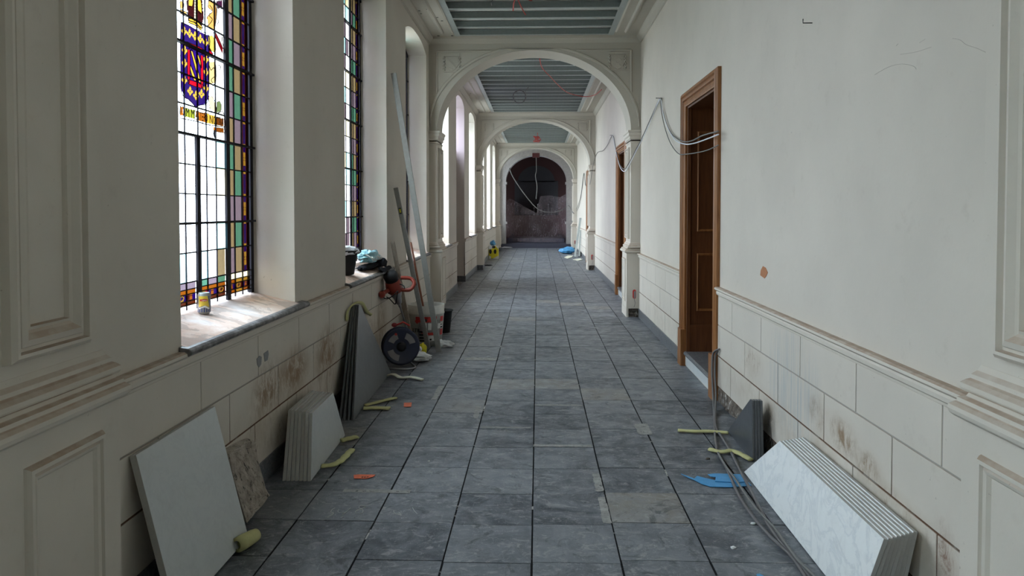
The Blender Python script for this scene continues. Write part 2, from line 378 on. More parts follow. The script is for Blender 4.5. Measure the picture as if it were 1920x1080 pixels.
def text_mesh(name, body, size, origin, xdir, ydir, mat, parent, depth=.0006, sx=1.0):
    cu = bpy.data.curves.new(name, 'FONT'); cu.body = body; cu.size = size; cu.extrude = depth; cu.resolution_u = 2
    tmp = bpy.data.objects.new(name, cu); COL.objects.link(tmp)
    bpy.context.view_layer.update()
    me = bpy.data.meshes.new_from_object(tmp.evaluated_get(bpy.context.evaluated_depsgraph_get()))
    bpy.data.objects.remove(tmp)
    x = Vector(xdir).normalized(); y = Vector(ydir).normalized(); z = x.cross(y); o0 = Vector(origin)
    for v in me.vertices: v.co = o0 + x*v.co.x*sx + y*v.co.y + z*v.co.z
    me.materials.clear(); me.materials.append(M[mat] if isinstance(mat, str) else mat)
    o = bpy.data.objects.new(name, me); COL.objects.link(o); o.parent = parent
    o.matrix_parent_inverse = Matrix.Translation(-Vector(parent.location)); return o
rng = random.Random(4)

# ================================================================ THE SETTING
YB, YE = -6.6, 30.4           # corridor back and end
ZC = 4.10                     # soffit height
WIN = [(-5.25, -3.70), (-2.41, -.71), (.20, 1.45), (3.248, 4.804), (6.09, 7.79), (8.95, 10.60), (11.70, 13.25), None, (17.20, 18.75), (20.3, 22.0), (23.2, 24.9), (26.2, 27.8), (29.05, 30.15)]
DOORWAY = (14.50, 16.10)
ARCH = [(1.88, 2.45, -.15), (10.86, 11.42, 0), (19.25, 19.81, 0), (28.1, 28.66, 0)]
SPR = 3.79; GX = -1.88; WX = -2.12
# floor
mb = MB(); mb.box((L-.4, YB, -.12), (R+.8, 30.3, -.004)); floor = mb.build('floor', 'grout'); tag(floor, kind='structure')
mb = MB(); x0 = -.025; g = .0042
for k in range(-5, 5):
    xa = x0+.4*k; sh = rng.uniform(-.012, .012); y = 3.277-.4*16+sh; cell = 0
    while y < 30.25:
        y2 = y+.4+rng.uniform(-.006, .006); c = (rng.random()**1.2, rng.random()*.93, rng.random()); c = {(1, 17): (.9, .95, .3), (0, 16): (.95, .4, .7), (0, 17): (.05, .2, .1), (0, 21): (0, .2, .5), (-1, 20): (0, .2, .2)}.get((k, cell), c); cell += 1
        a = xa+rng.uniform(0, .002)
        z = rng.uniform(-.0015, .0012); s_ = g+rng.uniform(-.001, .0012)
        X0, X1 = a+s_, xa+.4-s_
        if X0 < R+.1 and X1 > L-.05:
            mb.box((X0, y+s_*.6, -.02), (X1, min(y2-s_*.6, 30.29), z), 0, c)
        y = y2
mb.build('floor_tiles', 'tile', floor, attr='tint')
# mortar smears on tile edges
mb = MB()
for (x, y, w2, l2) in [(.352, 3.86, .022, .17), (.350, 4.25, .022, .14), (.17, 4.905, .19, .022), (.17, 5.93, .19, .018), (-.23, 5.305, .18, .016), (-.47, 5.7, .02, .17),
                     (-.9, 4.07, .19, .022), (.76, 5.3, .05, .13), (-.86, 6.3, .025, .24), (-.60, 7.75, .17, .07)]:
    pl = []
    for (ax_, ay_), (bx_, by_) in (((-1, -1), (1, -1)), ((1, -1), (1, 1)), ((1, 1), (-1, 1)), ((-1, 1), (-1, -1))):
        for i in range(9):
            u = i/9; pl.append((x+w2*(ax_+(bx_-ax_)*u)+rng.uniform(-.004, .004), y+l2*(ay_+(by_-ay_)*u)+rng.uniform(-.005, .005), .0016))
    mb.prism(pl, (0, 0, .0008))
M['smear'] = rubble_mat('mortar_smear', (.28, .275, .26), (.38, .37, .35), (.16, .16, .16)); mb.build('mortar_smear', 'smear', floor)
# chalk number on a tile
def px_strokes(lst, r=.0014, z=.003):
    m = MB()
    for st in lst: m.tube(smooth_path([on(460+x/4.364, 900+y/4.364, Z=z) for x, y in st], 4), r, seg=5)
    return m
px_strokes([[(735, 228), (712, 240), (700, 262), (722, 268), (708, 286), (665, 302)], [(765, 238), (758, 262), (800, 268), (828, 258)], [(862, 226), (825, 262), (785, 292)],
            [(988, 212), (945, 210), (930, 226), (962, 244), (955, 270), (915, 272), (900, 258), (940, 240), (985, 222)], [(1368, 226), (1382, 250), (1408, 278)], [(1215, 250), (1222, 272), (1278, 288)], [(1255, 262), (1276, 284)]]).build('chalk_mark', 'chalk', floor)
# ground outside
mb = MB(); mb.box((-40, -30, -.7), (WX-.01, 60, -.6)); tag(mb.build('ground', 'gravel'), kind='structure')

# ---- left wall, opened by windows and the doorway
wl_ = struct('wall_left')
ops = sorted([(a, b, .95) for q in WIN if q for a, b in [q]] + [(DOORWAY[0], DOORWAY[1], 0.)])
mb = MB(); y = YB
for a, b, z0 in ops:
    mb.box((WX, y, -.1), (L, a, 4.45))
    if z0 > 0: mb.box((WX, a, -.1), (L, b, z0-.03))
    n = 14; prof = [(b, 4.45), (a, 4.45)] + [(a+(b-a)*i/n, SPR+.115*(1-abs(2*i/n-1)**2.6)) for i in range(n+1)]
    # head: strips so the curved soffit stays clean
    for i in range(n):
        p, q = prof[2+i], prof[3+i]
        mb.add([(WX, p[0], p[1]), (L, p[0], p[1]), (L, q[0], q[1]), (WX, q[0], q[1]), (WX, p[0], 4.45), (L, p[0], 4.45), (L, q[0], 4.45), (WX, q[0], 4.45)],
               [(0, 1, 2, 3), (1, 5, 6, 2), (0, 3, 7, 4), (4, 7, 6, 5)])
    y = b
mb.box((WX, y, -.1), (L, YE+.5, 4.45))
mb.build('wall_surface', 'plaster', wl_)
ROWS = [(.128, .370), (.380, .626), (.634, .862)]
def blocks(mb, X, sg, y0, y1, starts, sp):
    for (za, zb), st in zip(ROWS, starts):
        k = math.floor((y0-st)/sp); a = y0
        while a < y1-.01:
            k += 1; b = min(st+sp*k, y1)
            if b-a > .02: mb.box((min(X, X+sg*.012), a+.005, za), (max(X, X+sg*.012), b-.005, zb))
            a = max(a, b)
def bays(side):
    i = 0 if side < 0 else 2; ends = []
    y = YB
    for a, b, dr in ARCH:
        o = dr if side > 0 else 0; ends.append((y, a+o)); y = b+o
    ends.append((y, YE)); return ends
DMOLD = [(0, .945), (.030, .945), (.042, .938), (.044, .926), (.034, .918), (.026, .912), (.030, .902), (.028, .884), (.014, .874), (.012, .862), (0, .860)]
mb = MB(); mj = MB(); md = MB(); mp = MB()
for a, b in bays(-1):
    segs = [(a, b)]
    if a < DOORWAY[0] < b: segs = [(a, DOORWAY[0]), (DOORWAY[1], b)]
    for p, q in segs:
        blocks(mb, L+.001, 1, p, q, (3.35, 3.73, 3.41), .715); mj.box((L-.01, p, .12), (L+.0095, q, .87))
        md.sweep_y([(L+d, z) for d, z in DMOLD], p, q); mp.box((L-.02, p, 0), (L+.022, q, .128))
mb.build('wainscot', 'wainscot_left', wl_, bevel=.0015); mj.build('wainscot_joints', 'joint', wl_); md.build('dado_moulding', 'plaster', wl_)
tag(mp.build('baseboard_left', 'plinth'), kind='structure')
def patch(name, side, pts, mat, parent, th=.003, X=None):
    m = MB(); X = X if X is not None else (L+.013 if side < 0 else R-.0)
    m.prism([on(x, y, X=X) for x, y in pts], (-side*th, 0, 0)); return m.build(name, mat, parent)
patch('bare_patch', -1, [(481, 673), (486, 667), (490, 669), (489, 683), (485, 689), (482, 684)], 'barestone', wl_)
patch('bare_patch', -1, [(494, 663), (502, 657), (503, 664), (501, 675), (496, 678)], 'barestone', wl_)

# ---- right wall with doors
DOORS = [(6.13, 7.62), (12.45, 13.85), (20.9, 22.25)]; DZ = 2.74; AW = .13
wr = struct('wall_right'); RX = 2.25
mb = MB(); y = YB
for a, b in DOORS:
    mb.box((R, y, -.1), (RX, a+AW, 4.45)); mb.box((R, a+AW, DZ-AW), (RX, b-AW, 4.45)); mb.box((R, a+AW, -.1), (RX, b-AW, .10)); y = b-AW
mb.box((R, y, -.1), (RX, YE+.5, 4.45)); mb.build('wall_surface', 'plaster', wr)
mb = MB(); mj = MB(); md = MB(); mp = MB()
for a, b in bays(1):
    cuts = [(a, b)]
    for da, db in DOORS:
        if a < da < b: cuts = [(a, da), (db, b)]
    for p, q in cuts:
        blocks(mb, R-.001, -1, p, q, (2.77, 3.125, 2.745), .735); mj.box((R-.0095, p, .12), (R+.01, q, .87))
        md.sweep_y([(R-d, z) for d, z in DMOLD], p, q)
        if p > 7 or q < 2: mp.box((R-.022, p, 0), (R+.02, q, .128))
        else: pass
mb.build('wainscot', 'wainscot_right', wr, bevel=.0015); mj.build('wainscot_joints', 'joint', wr); md.build('dado_moulding', 'plaster', wr)
tag(mp.build('baseboard_right', 'plinth'), kind='structure')
# rough masonry where the right baseboard is missing
mb = MB(); ny = 90
vs = []
for i in range(ny+1):
    yy = 2.3+(6.13-2.3)*i/ny
    for j in range(6):
        zz = .13*j/5; vs.append((R-.004-.02*(noise.noise(Vector((yy*9, zz*18, 3)))+.4)*(1-j/6), yy, zz))
mb.add(vs, [(i*6+j, (i+1)*6+j, (i+1)*6+j+1, i*6+j+1) for i in range(ny) for j in range(5)])
mb.build('exposed_masonry', 'rubble_dark', wr)
patch('exposed_brick_patch', 1, [(1427, 507), (1431, 499), (1436, 502), (1440, 511), (1437, 518), (1434, 522), (1430, 519), (1426, 516)], 'brick', wr)
patch('bare_patch', 1, [(1120+8, 468), (1131, 470), (1130, 476), (1127, 474)], 'brick', wr)

# fine cracks high on the right wall, pencilled number on the near pedestal
for lst in ([(1640, 140), (1665, 126), (1690, 120), (1712, 124), (1718, 130)], [(1688, 102), (1715, 98), (1735, 92), (1746, 88)], [(1786, 72), (1800, 75), (1812, 84), (1830, 90), (1848, 98)], [(1724, 80), (1735, 73)], [(1680, 86), (1684, 82)]):
    m_ = MB(); m_.tube(smooth_path([on(x, y, X=R-.0003) for x, y in lst], 4), .0008, seg=5); m_.build('crack', 'crackline', wr)
# ---- back wall
mb = MB(); mb.box((WX, YB-.2, -.1), (RX, YB, 4.45)); tag(mb.build('wall_back', 'plaster'), kind='structure')

# ---- ceiling
ce = struct('ceiling')
mb = MB(); mb.box((WX, YB-.2, 4.19), (RX, YE+.5, 4.45)); M['upper'] = flat('plasterboard', (.72, .72, .68), .9); mb.build('upper_board', 'upper', ce)
HL, HR = -1.17, 1.06
ms = MB(); mm = MB(); mt = MB(); mc = MB(); mh = MB()
jm = None
for bi, (a, b) in enumerate(bays(-1)):
    if bi == 4: ms.box((L, a, ZC), (R, b, 4.2)); continue
    ms.box((L, a, ZC), (HL, b, 4.195)); ms.box((HR, a, ZC), (R, b, 4.195))
    ms.box((HL, b-.10, ZC), (HR, b, 4.195)); ms.box((HL, a, ZC), (HR, a+.10, 4.195))
    # plaster bands beside the opening
    for sgn, e in ((-1, HL), (1, HR)):
        q = [(0, 0), (0, -.012), (.02, -.02), (.035, -.02), (.04, -.008), (.13, -.008), (.135, -.018), (.15, -.03), (.17, -.03), (.18, -.014), (.2, -.010), (.2, 0)]
        mm.sweep_y([(e+sgn*(.03+u), ZC+v) for u, v in q], a+.25, b-.32)
        mt.sweep_y([(e-sgn*.05, ZC-.004), (e+sgn*.03, ZC-.004), (e+sgn*.03, ZC+.0), (e+sgn*.0, ZC), (e, ZC+.085), (e-sgn*.004, ZC+.085), (e-sgn*.004, ZC), (e-sgn*.05, ZC)], a+.10, b-.10)
        xw = L if sgn < 0 else R
        mc.sweep_y([(xw, ZC), (xw-sgn*.075, ZC), (xw-sgn*.072, ZC-.02), (xw-sgn*.05, ZC-.05), (xw-sgn*.022, ZC-.075), (xw-sgn*.018, ZC-.095), (xw, ZC-.10)], a, b)
    mc.sweep_x([(b, ZC), (b-.06, ZC), (b-.057, ZC-.03), (b-.03, ZC-.055), (b-.01, ZC-.08), (b, ZC-.09)], L, R)
    mc.sweep_x([(a, ZC), (a+.06, ZC), (a+.057, ZC-.03), (a+.03, ZC-.055), (a+.01, ZC-.08), (a, ZC-.09)], L, R)
    for k in range(9):
        yy = b-.35-rng.uniform(0, 1)*(min(b-a, 5)); xx = HL-rng.uniform(.06, .34)
        mh.lathe((xx, yy, ZC-.0115), (xx, yy, ZC-.0125-.001), [(0, .012+.008*rng.random()), (.0012, .012)], seg=10) if k > 1 else mh.lathe((HL-.27+.2*k, b-.13, ZC-.001), (HL-.27+.2*k, b-.13, 0), [(0, .02), (.0015, .02)], seg=12)
ms.build('soffit', 'plaster_upper', ce); mm.build('soffit_moulding', 'plaster_upper', ce); mt.build('metal_track', 'galv', ce); mc.build('cornice', 'plaster_upper', ce)
mh.build('dark_hole_disc', 'black', ce)  # flat black discs painting the dark inside of holes in the soffit
def joist_mb():
    m = MB(); h = .08
    m.box((HL+.005, 0, ZC), (HR-.005, .05, ZC+.003)); m.box((HL+.005, 0, ZC+.003), (HR-.005, .003, ZC+h), 1)
    m.box((HL+.005, 0, ZC+h), (HR-.005, .05, ZC+h+.002)); m.box((HL+.005, .047, ZC+.003), (HR-.005, .05, ZC+.012)); return m
jm = None
for bi, (a, b) in enumerate(bays(-1)[1:4]):
    y = b-.16
    while y > a+.12:
        if jm is None: jm = joist_mb().build('joist', ['galv', 'galv_shaded'], ce); jm.location.y = y
        else: o = jm.copy(); COL.objects.link(o); o.parent = ce; o.location.y = y
        y -= .468

# ---- transverse arches with pilasters
EA, EB, EZ = 1.42, 1.17, 2.74
def ell(th, a, b): return CX+a*math.cos(th), EZ+b*math.sin(th)
FR = [(0, 0), (.004, .016), (.016, .024), (.026, .024), (.030, .012), (.040, .012), (.044, .018), (.062, .022), (.078, .010), (.086, .006), (.096, .010), (.10, 0)]
FR = [(a_, h_*1.5) for a_, h_ in FR]
FRs = [(0, 0), (.003, .008), (.010, .018), (.022, .018), (.026, .008), (.034, .014), (.044, .010), (.052, 0)]
def relief(mb, x, z, y, flip):
    sgn = -1 if flip else 1; d = .022
    mb.box((x-.115, y-d, z+.10), (x+.115, y, z+.13)); mb.box((x-.12, y-d*.7, z-.135), (x+.12, y, z-.12))
    pl = [(x-.09, z+.08), (x+.09, z+.08), (x+.095, z-.03), (x+.05, z-.09), (x, z-.12), (x-.05, z-.09), (x-.095, z-.03)]
    mb.prism([(a, y-.014, b) for a, b in pl], (0, .014, 0))
    if flip:
        for cx_, cz_ in ((-.055, .04), (.055, .04), (0, 0), (-.045, -.04), (.045, -.04)):
            mb.prism([(x+cx_-.022, y-d-.004, z+cz_), (x+cx_, y-d-.004, z+cz_+.026), (x+cx_+.022, y-d-.004, z+cz_), (x+cx_, y-d-.004, z+cz_-.026)], (0, .014, 0))
    else:
        mb.beam((x-.07, y-.016, z+.06), (x+.07, y-.016, z-.07), .03, .012, (0, 1, 0)); mb.beam((x-.08, y-.016, z-.04), (x+.02, y-.016, z-.09), .02, .012, (0, 1, 0)); mb.beam((x, y-.016, z+.07), (x+.08, y-.016, z+.0), .02, .012, (0, 1, 0))
    for i in range(12):
        t = i/11; mb.blob((x-.115+.23*t, y-.004, z+.085*math.sin(i*2.1)+.0), (.012, .008, .012), nu=8, nv=6) if i in (0, 11) else None
        for sx in (-1, 1): mb.blob((x+sx*(.112+.01*math.sin(i*2)), y-.004, z+.08-.18*t), (.016, .018, .012), nu=8, nv=6)
for ai, (ya, yb, dr) in enumerate(ARCH):
    tr = struct('trim_%d' % (ai+1), (CX, (ya+yb)/2, 0))
    # arch wall
    mb = MB(); n = 56; th = [math.pi*i/n for i in range(n+1)]
    arc = [ell(t, EA, EB) for t in th]   # right to left
    yaR = ya if dr == 0 else ya+dr
    def yof(x, base): return base+(dr*(x-L)/(R-L))
    top = 4.19
    outer = []
    for (x, z) in arc: outer.append((x, top))
    vs = []
    for (x, z) in arc: vs += [(x, yof(x, ya), z), (x, yof(x, yb), z), (x, yof(x, ya), top), (x, yof(x, yb), top)]
    fs = []
    for i in range(n):
        p = 4*i; q = p+4
        fs += [(p, q, q+1, p+1), (p, p+2, q+2, q), (p+1, q+1, q+3, p+3), (p+2, p+3, q+3, q+2)]
    mb.add(vs, fs)
    for xw, xe in ((R, arc[0][0]), (L, arc[-1][0])):
        a_, b_ = sorted((xw, xe)); mb.add([(a_, yof(a_, ya), EZ), (b_, yof(b_, ya), EZ), (b_, yof(b_, yb), EZ), (a_, yof(a_, yb), EZ), (a_, yof(a_, ya), top), (b_, yof(b_, ya), top), (b_, yof(b_, yb), top), (a_, yof(a_, yb), top)],
            [(3,2,1,0),(4,5,6,7),(0,1,5,4),(1,2,6,5),(2,3,7,6),(3,0,4,7)])
    mb.build('arch', 'plaster_upper', tr)
    if ai:
        # archivolt bead and spandrel frame on the near face
        mb = MB(); n = 48; pr = [(0, 0), (0, .012), (.012, .020), (.030, .020), (.040, .012), (.046, 0)]
        vs = []
        a1_ = .04
        for i in range(n+1):
            t = a1_+(math.pi-2*a1_)*i/n
            for o, h in pr:
                x, z = ell(t, 1.53+o, 1.215+o); z = min(z, 3.93)
                x = max(L+.02, min(R-.02, x)); vs.append((x, ya-h, z))
        m_ = len(pr); mb.add(vs, [(i*m_+k, i*m_+k+1, (i+1)*m_+k+1, (i+1)*m_+k) for i in range(n) for k in range(m_-1)])
        mb.build('archivolt', 'plaster_upper', tr)
        mb = MB()
        for sg in (-1, 1):
            xo = CX+sg*1.42
            zl = EZ+1.25*math.sqrt(max(0, 1-(1.42/1.576)**2))
            xi = CX+sg*1.576*math.sqrt(1-((3.90-EZ)/1.262)**2)
            def bead(p, q): mb.tube([p, q], .017, seg=8, smooth=False)
            bead((xo, ya-.003, zl), (xo, ya-.003, 3.90)); bead((xo, ya-.003, 3.90), (xi, ya-.003, 3.90))
        mb.build('spandrel_frame', 'plaster_upper', tr)
        mb = MB(); relief(mb, CX-1.42+.22, 3.73, ya, False); relief(mb, CX+1.42-.20, 3.74, ya, True); mb.build('carved_crest', 'plaster_upper', tr)
    for sg in (-1, 1):
        o = dr if sg > 0 else 0; y0, y1 = ya+o, yb+o
        xw = L if sg < 0 else R; xs = CX+sg*1.42; xp = CX+sg*1.365
        if sg < 0: mb = MB(); mb.loft(xw, xp, y0-.012, y1+.012, [(0, 0), (0, .125), (-.008, .132)]); mb.build('plinth', 'plinth', tr)
        else:
            mb = MB(); mb.loft(xw, xp, y0+.10 if ai else y0, y1, [(.004, 0), (.004, .13)]); mb.box((xp-.002, y0, 0), (xp+.03, y1, .13)); mb.build('plinth', 'plaster', tr)
            if ai:
                mb = MB(); k = 10; vs = []
                for i in range(k+1):
                    for j in range(k+1):
                        u, v = i/k, j/k; vs.append((xp+.03+(xw-xp-.03)*u, y0+.03-.03*noise.noise(Vector((u*5, v*5, ai))), .14*v))
                mb.add(vs, [(i*(k+1)+j, (i+1)*(k+1)+j, (i+1)*(k+1)+j+1, i*(k+1)+j+1) for i in range(k) for j in range(k)]); mb.build('rubble_infill', 'rubble_dark', tr)
        mb = MB(); mb.loft(xw, xp, y0, y1, [(0, .128), (0, .945)]); mb.frame(xp, -sg, y0+.10, y1-.10, .22, .86, FRs); mb.build('pedestal', 'plaster', tr)
        mb = MB(); mb.loft(xw, xp, y0, y1, [(0, .94), (.016, .944), (.026, .953), (.030, .966), (.028, .978), (.018, .988), (.012, .992), (.012, 1.004), (-.006, 1.010), (-.012, 1.022)])
        mb.loft(xw, xs, y0, y1, [(.036, 1.018), (.042, 1.028), (.042, 1.042), (.030, 1.054), (.020, 1.060), (.020, 1.072), (.008, 1.086), (0, 1.105)])
        mb.build('base_moulding', 'plaster', tr, bevel=.0015)
        mb = MB(); mb.loft(xw, xs, y0, y1, [(0, 1.10), (0, 2.60)]); mb.frame(xs, -sg, y0+.10, y1-.10, 1.145, 2.50, FR); mb.build('shaft', 'plaster', tr)
        mb = MB(); mb.loft(xw, xs, y0, y1, [(0, 2.555), (.010, 2.56), (.010, 2.575), (0, 2.582), (0, 2.60), (.018, 2.615), (.018, 2.645), (.034, 2.665), (.034, 2.70), (.046, 2.715), (.046, 2.738), (0, 2.742)]); mb.build('impost', 'plaster', tr, bevel=.0015)
        if sg > 0 and ai:
            mb = MB(); cxs, czs = xp+.115, .34; pl = []
            for i in range(24):
                t = 2*math.pi*i/24; pl.append((cxs+.026*math.cos(t), y0-.004, czs+.028*math.sin(t)+(.04 if math.sin(t) > 0 else -.04)))
            mb.prism(pl, (0, .004, 0)); sb = mb.build('socket_box', 'red', tr)
            mb = MB(); pl2 = [(cxs+(x-cxs)*.55+.008, y-.001, czs+(z-czs)*.75-.005) for x, y, z in pl]; mb.prism(pl2, (0, .001, 0), 0); mb.tube(smooth_path([(cxs+.005, y0-.006, .36), (cxs-.004, y0-.02, .28), (cxs+.01, y0-.015, .21), (cxs-.005, y0-.012, .15)]), .004); mb.build('wire_tail', 'greyprint', sb)

text_mesh('lettering', '84', .03, on(1842, 802, X=CX+1.365-.001), (0, -1, -.04), (0, 0, 1), 'crackline', bpy.data.objects['trim_1'], depth=.0003)
# ---- stained windows
def lin(r, g, b): return tuple(((c/255)/12.92 if c <= 10 else (((c/255)+.055)/1.055)**2.4) for c in (r, g, b))
def gl(r, g, b): return tuple(1.3*c/SKY/k for c, k in zip(lin(r, g, b), (.79, .91, 1.03)))
TEAL, CREAM, LAV = gl(128, 214, 190), gl(222, 206, 164), gl(200, 186, 220)
PT, PC, PB, CL = (.30, .62, .66), (.62, .56, .36), (.36, .62, .70), (.80, .80, .82)
BRN, BLU, RED, YEL, ORG, WINE = gl(112, 58, 34), gl(52, 22, 140), gl(205, 16, 44), gl(238, 192, 70), gl(216, 124, 28), gl(98, 22, 30)
colA = [LAV, CREAM, LAV, CREAM, TEAL, CREAM, LAV, TEAL, TEAL, LAV, CREAM, TEAL, LAV, CREAM, TEAL, LAV, CREAM]
colB = [CREAM, TEAL, LAV, TEAL, CREAM, LAV, TEAL, CREAM, LAV, CREAM, TEAL, LAV, CREAM, TEAL, LAV, CREAM, TEAL]
FRAC = [0, .028, .046, .112, .186, .247, .276, .36, .435, .502, .530, .60, .675, .724, .753, .814, .888, .954, .972, 1]
def stained(idx, a, b, z0, detail):
    wd = struct('window_%d' % idx, (GX, (a+b)/2, z0)); W = b-a; rr = random.Random(idx)
    mg = MB(); ml = MB(); mbar = MB()
    Yf = lambda f: a+f*W
    def headz(y): return SPR+.115*(1-abs(2*(y-a)/W-1)**2.6)
    def pane(f0, f1, za, zb, c): mg.add([(GX, Yf(f0), za), (GX, Yf(f1), za), (GX, Yf(f1), zb), (GX, Yf(f0), zb)], [(0, 1, 2, 3)], 0, c)
    def cells(f0, f1, za, zb, nu, nv, fn):
        for i in range(nu):
            for j in range(nv):
                c = fn((i+.5)/nu, (j+.5)/nv)
                if c: pane(f0+(f1-f0)*i/nu, f0+(f1-f0)*(i+1)/nu, za+(zb-za)*j/nv, za+(zb-za)*(j+1)/nv, c)
    def came(p, q, w=.005, d=.008): ml.beam(p, q, w, d, (1, 0, 0) if False else (1, 0, 0))
    zs = [1.188+.159*k for k in range(17)]; zb0 = 1.04
    cols = [(FRAC[1], FRAC[2], 'clear'), (FRAC[2], FRAC[3], 'border'), (FRAC[3], FRAC[4], 'B'), (FRAC[4], FRAC[5], 'A')]
    right = [(FRAC[14], FRAC[15], 'A'), (FRAC[15], FRAC[16], 'B'), (FRAC[16], .954, 'border'), (.954, FRAC[18], 'clear')]
    cen = [(FRAC[6], FRAC[7]), (FRAC[7], FRAC[8]), (FRAC[8], .475), (.502, .575), (.575, .643), (.643, .722)] if False else [(.276, .340), (.340, .404), (.404, .475), (.503, .569), (.569, .648), (.648, .724)]
    left = [(1-q, 1-p, t) for p, q, t in right]
    for ri, za in enumerate(zs):
        if za >= 3.90: break
        zb = za+.159
        for p, q, t in left+right:
            if idx >= 7: pane(p, q, za, zb, (.86, .88, .88))
            elif t == 'clear': pane(p, q, za, zb, (.55, .55, .6))
            elif t == 'border':
                def pat(u, v, odd=ri % 2):
                    if u < .17 or u > .83: return BRN
                    if u < .28 or u > .72: return WINE
                    k = abs(v-.5) if not odd else min(v, 1-v)
                    if k < (.26 if not odd else .10):
                        m_ = (v*9) % 1; return YEL if abs(u-.5)*2.2+abs(m_-.5) < .62 else gl(40, 18, 30)
                    return BLU
                cells(p, q, za, zb, 9 if 3 < idx < 6 else 5, 30 if 3 < idx < 6 else 8, pat)
            elif t == 'B': pane(p, q, za, zb, colB[(ri+idx*2-8) % 17] if idx != 4 else colB[ri])
            else: pane(p, q, za, zb, colA[(ri+idx*3-12) % 17] if idx != 4 else colA[ri])
        for ci, (p, q) in enumerate(cen):
            tab = {(0, 5): PC, (0, 4): LAV if False else CL, (0, 3): PB, (1, 5): PT, (3, 5): PC, (0, 1): PB, (4, 5): PT, (8, 5): PT, (9, 5): PB}
            c = (.88, .88, .88) if idx >= 7 else tab.get((ri, ci), CL) if idx == 4 else rr.choice([CL, CL, CL, PT, PC, LAV])
            if idx == 4 and ri == 0 and ci == 5: c = gl(236, 226, 186)
            if not (idx == 4 and 1.98 < za < 2.93): pane(p, q, za, zb, c)
    # bottom rows
    for j, (p, q) in enumerate([(p, q) for p, q, t in left[1:]][::1]+cen+[(p, q) for p, q, t in right[:-1]]):
        pane(p, q, 1.15, 1.188, rr.choice([TEAL, LAV, PC, CL])); pane(p, q, 1.125, 1.15, rr.choice([ORG, YEL, ORG]))
        ca, cb = rr.choice([BLU, WINE, BLU]), rr.choice([WINE, BLU, RED])
        def pt2(u, v, j=j):
            if j % 2 == 0:
                r2 = math.hypot((u-.5)*2.2, (v-.5)*1.2); 
                if .30 < r2 < .62: return YEL if (math.atan2(v-.5, u-.5)*3 % 1) > .25 else gl(30, 14, 30)
            elif abs(u-.5) < .12: return ORG if (v*3 % 1) > .3 else WINE
            return ca if u < .5 else cb
        cells(p, q, 1.088, 1.125, 14, 8, pt2); pane(p, q, 1.066, 1.088, rr.choice([ORG, YEL, BRN, ORG])); pane(p, q, zb0, 1.066, (.8, .8, .82))
    pane(left[0][0], left[0][1], zb0, 1.188, (.5, .5, .5)); pane(right[-1][0], right[-1][1], zb0, 1.188, (.5, .5, .5))
    mg.build('glass', 'glass', wd, attr='glass')
    # cames
    ztop = 3.80
    for f in [p for p, q, t in left[1:]+right]+[p for p, q in cen]:
        if f < .94: ml.beam((GX+.003, Yf(f), zb0), (GX+.003, Yf(f), headz(Yf(f))), .008, .0045 if .27 < f < .73 else .007, (1, 0, 0))
        else: ml.beam((GX+.003, Yf(f), zb0), (GX+.003, Yf(f), SPR), .010, .004, (1, 0, 0))
    for z in zs+[1.15, 1.125, 1.088, 1.066]:
        if z < 3.85: ml.beam((GX+.003, Yf(.02), z), (GX+.003, Yf(.98), z), .010, .007 if z in zs else .005, (1, 0, 0))
    ml.build('lead_came', 'lead', wd)
    for k in range(-0, 17):
        z = 1.188+.159*k
        if (k-2) % 3 == 0 and z < 3.85: mbar.beam((GX+.012, Yf(0), z), (GX+.012, Yf(1), z), .026, .013, (1, 0, 0))
    for f, zt in ((.2615, 9), (.7385, 9), (.489, 1.983)):
        mbar.beam((GX+.010, Yf(f), zb0-.01), (GX+.010, Yf(f), min(zt, headz(Yf(f)))), .014, .049 if f != .489 else .042, (1, 0, 0))
    mbar.build('window_bar', 'iron', wd)
    mf = MB(); mf.box((GX-.02, a, zb0-.02), (GX+.008, Yf(.028), SPR+.02)); mf.box((GX-.02, Yf(.972), zb0-.02), (GX+.008, b, SPR+.02))
    n = 14
    for i in range(n):
        y0, y1 = a+W*i/n, a+W*(i+1)/n
        mf.add([(GX-.02, y0, headz(y0)-.03), (GX+.02, y0, headz(y0)-.03), (GX+.02, y1, headz(y1)-.03), (GX-.02, y1, headz(y1)-.03), (GX-.02, y0, headz(y0)+.002), (GX+.02, y0, headz(y0)+.002), (GX+.02, y1, headz(y1)+.002), (GX-.02, y1, headz(y1)+.002)],
               [(3,2,1,0),(4,5,6,7),(0,1,5,4),(1,2,6,5),(2,3,7,6),(3,0,4,7)])
    mf.build('window_frame', 'iron', wd)
    # stone sill sloping up to the glass, with a worn dark nosing
    msl = MB(); msl.sweep_y([(L+.03, .962), (GX-.03, 1.045), (WX, 1.03), (WX, .90), (L, .90), (L+.03, .93)], a+.0005, b-.0005); msl.build('window_sill', 'sill', wd)
    mn = MB(); mn.sweep_y([(L+.002, .9665), (L+.045, .960), (L+.058, .952), (L+.063, .942), (L+.058, .930), (L+.047, .924), (L+.002, .924)], a-.03, b+.13 if b < 10 else b+.03); mn.build('sill_nosing', 'nose', wd, bevel=.003)
    ld = bpy.data.lights.new('daylight_portal', 'AREA'); ld.shape = 'RECTANGLE'; ld.size = 2.75; ld.size_y = W-.04; ld.cycles.is_portal = True
    lo = bpy.data.objects.new('daylight_portal', ld); COL.objects.link(lo); lo.location = (GX-.06, (a+b)/2, 2.42); lo.rotation_euler = (0, -math.pi/2, 0)
    return wd
wi = 1; wds = {}
for q in WIN:
    if q is None: continue
    wds[wi] = stained(wi, q[0], q[1], 1.04, wi == 4); wi += 1

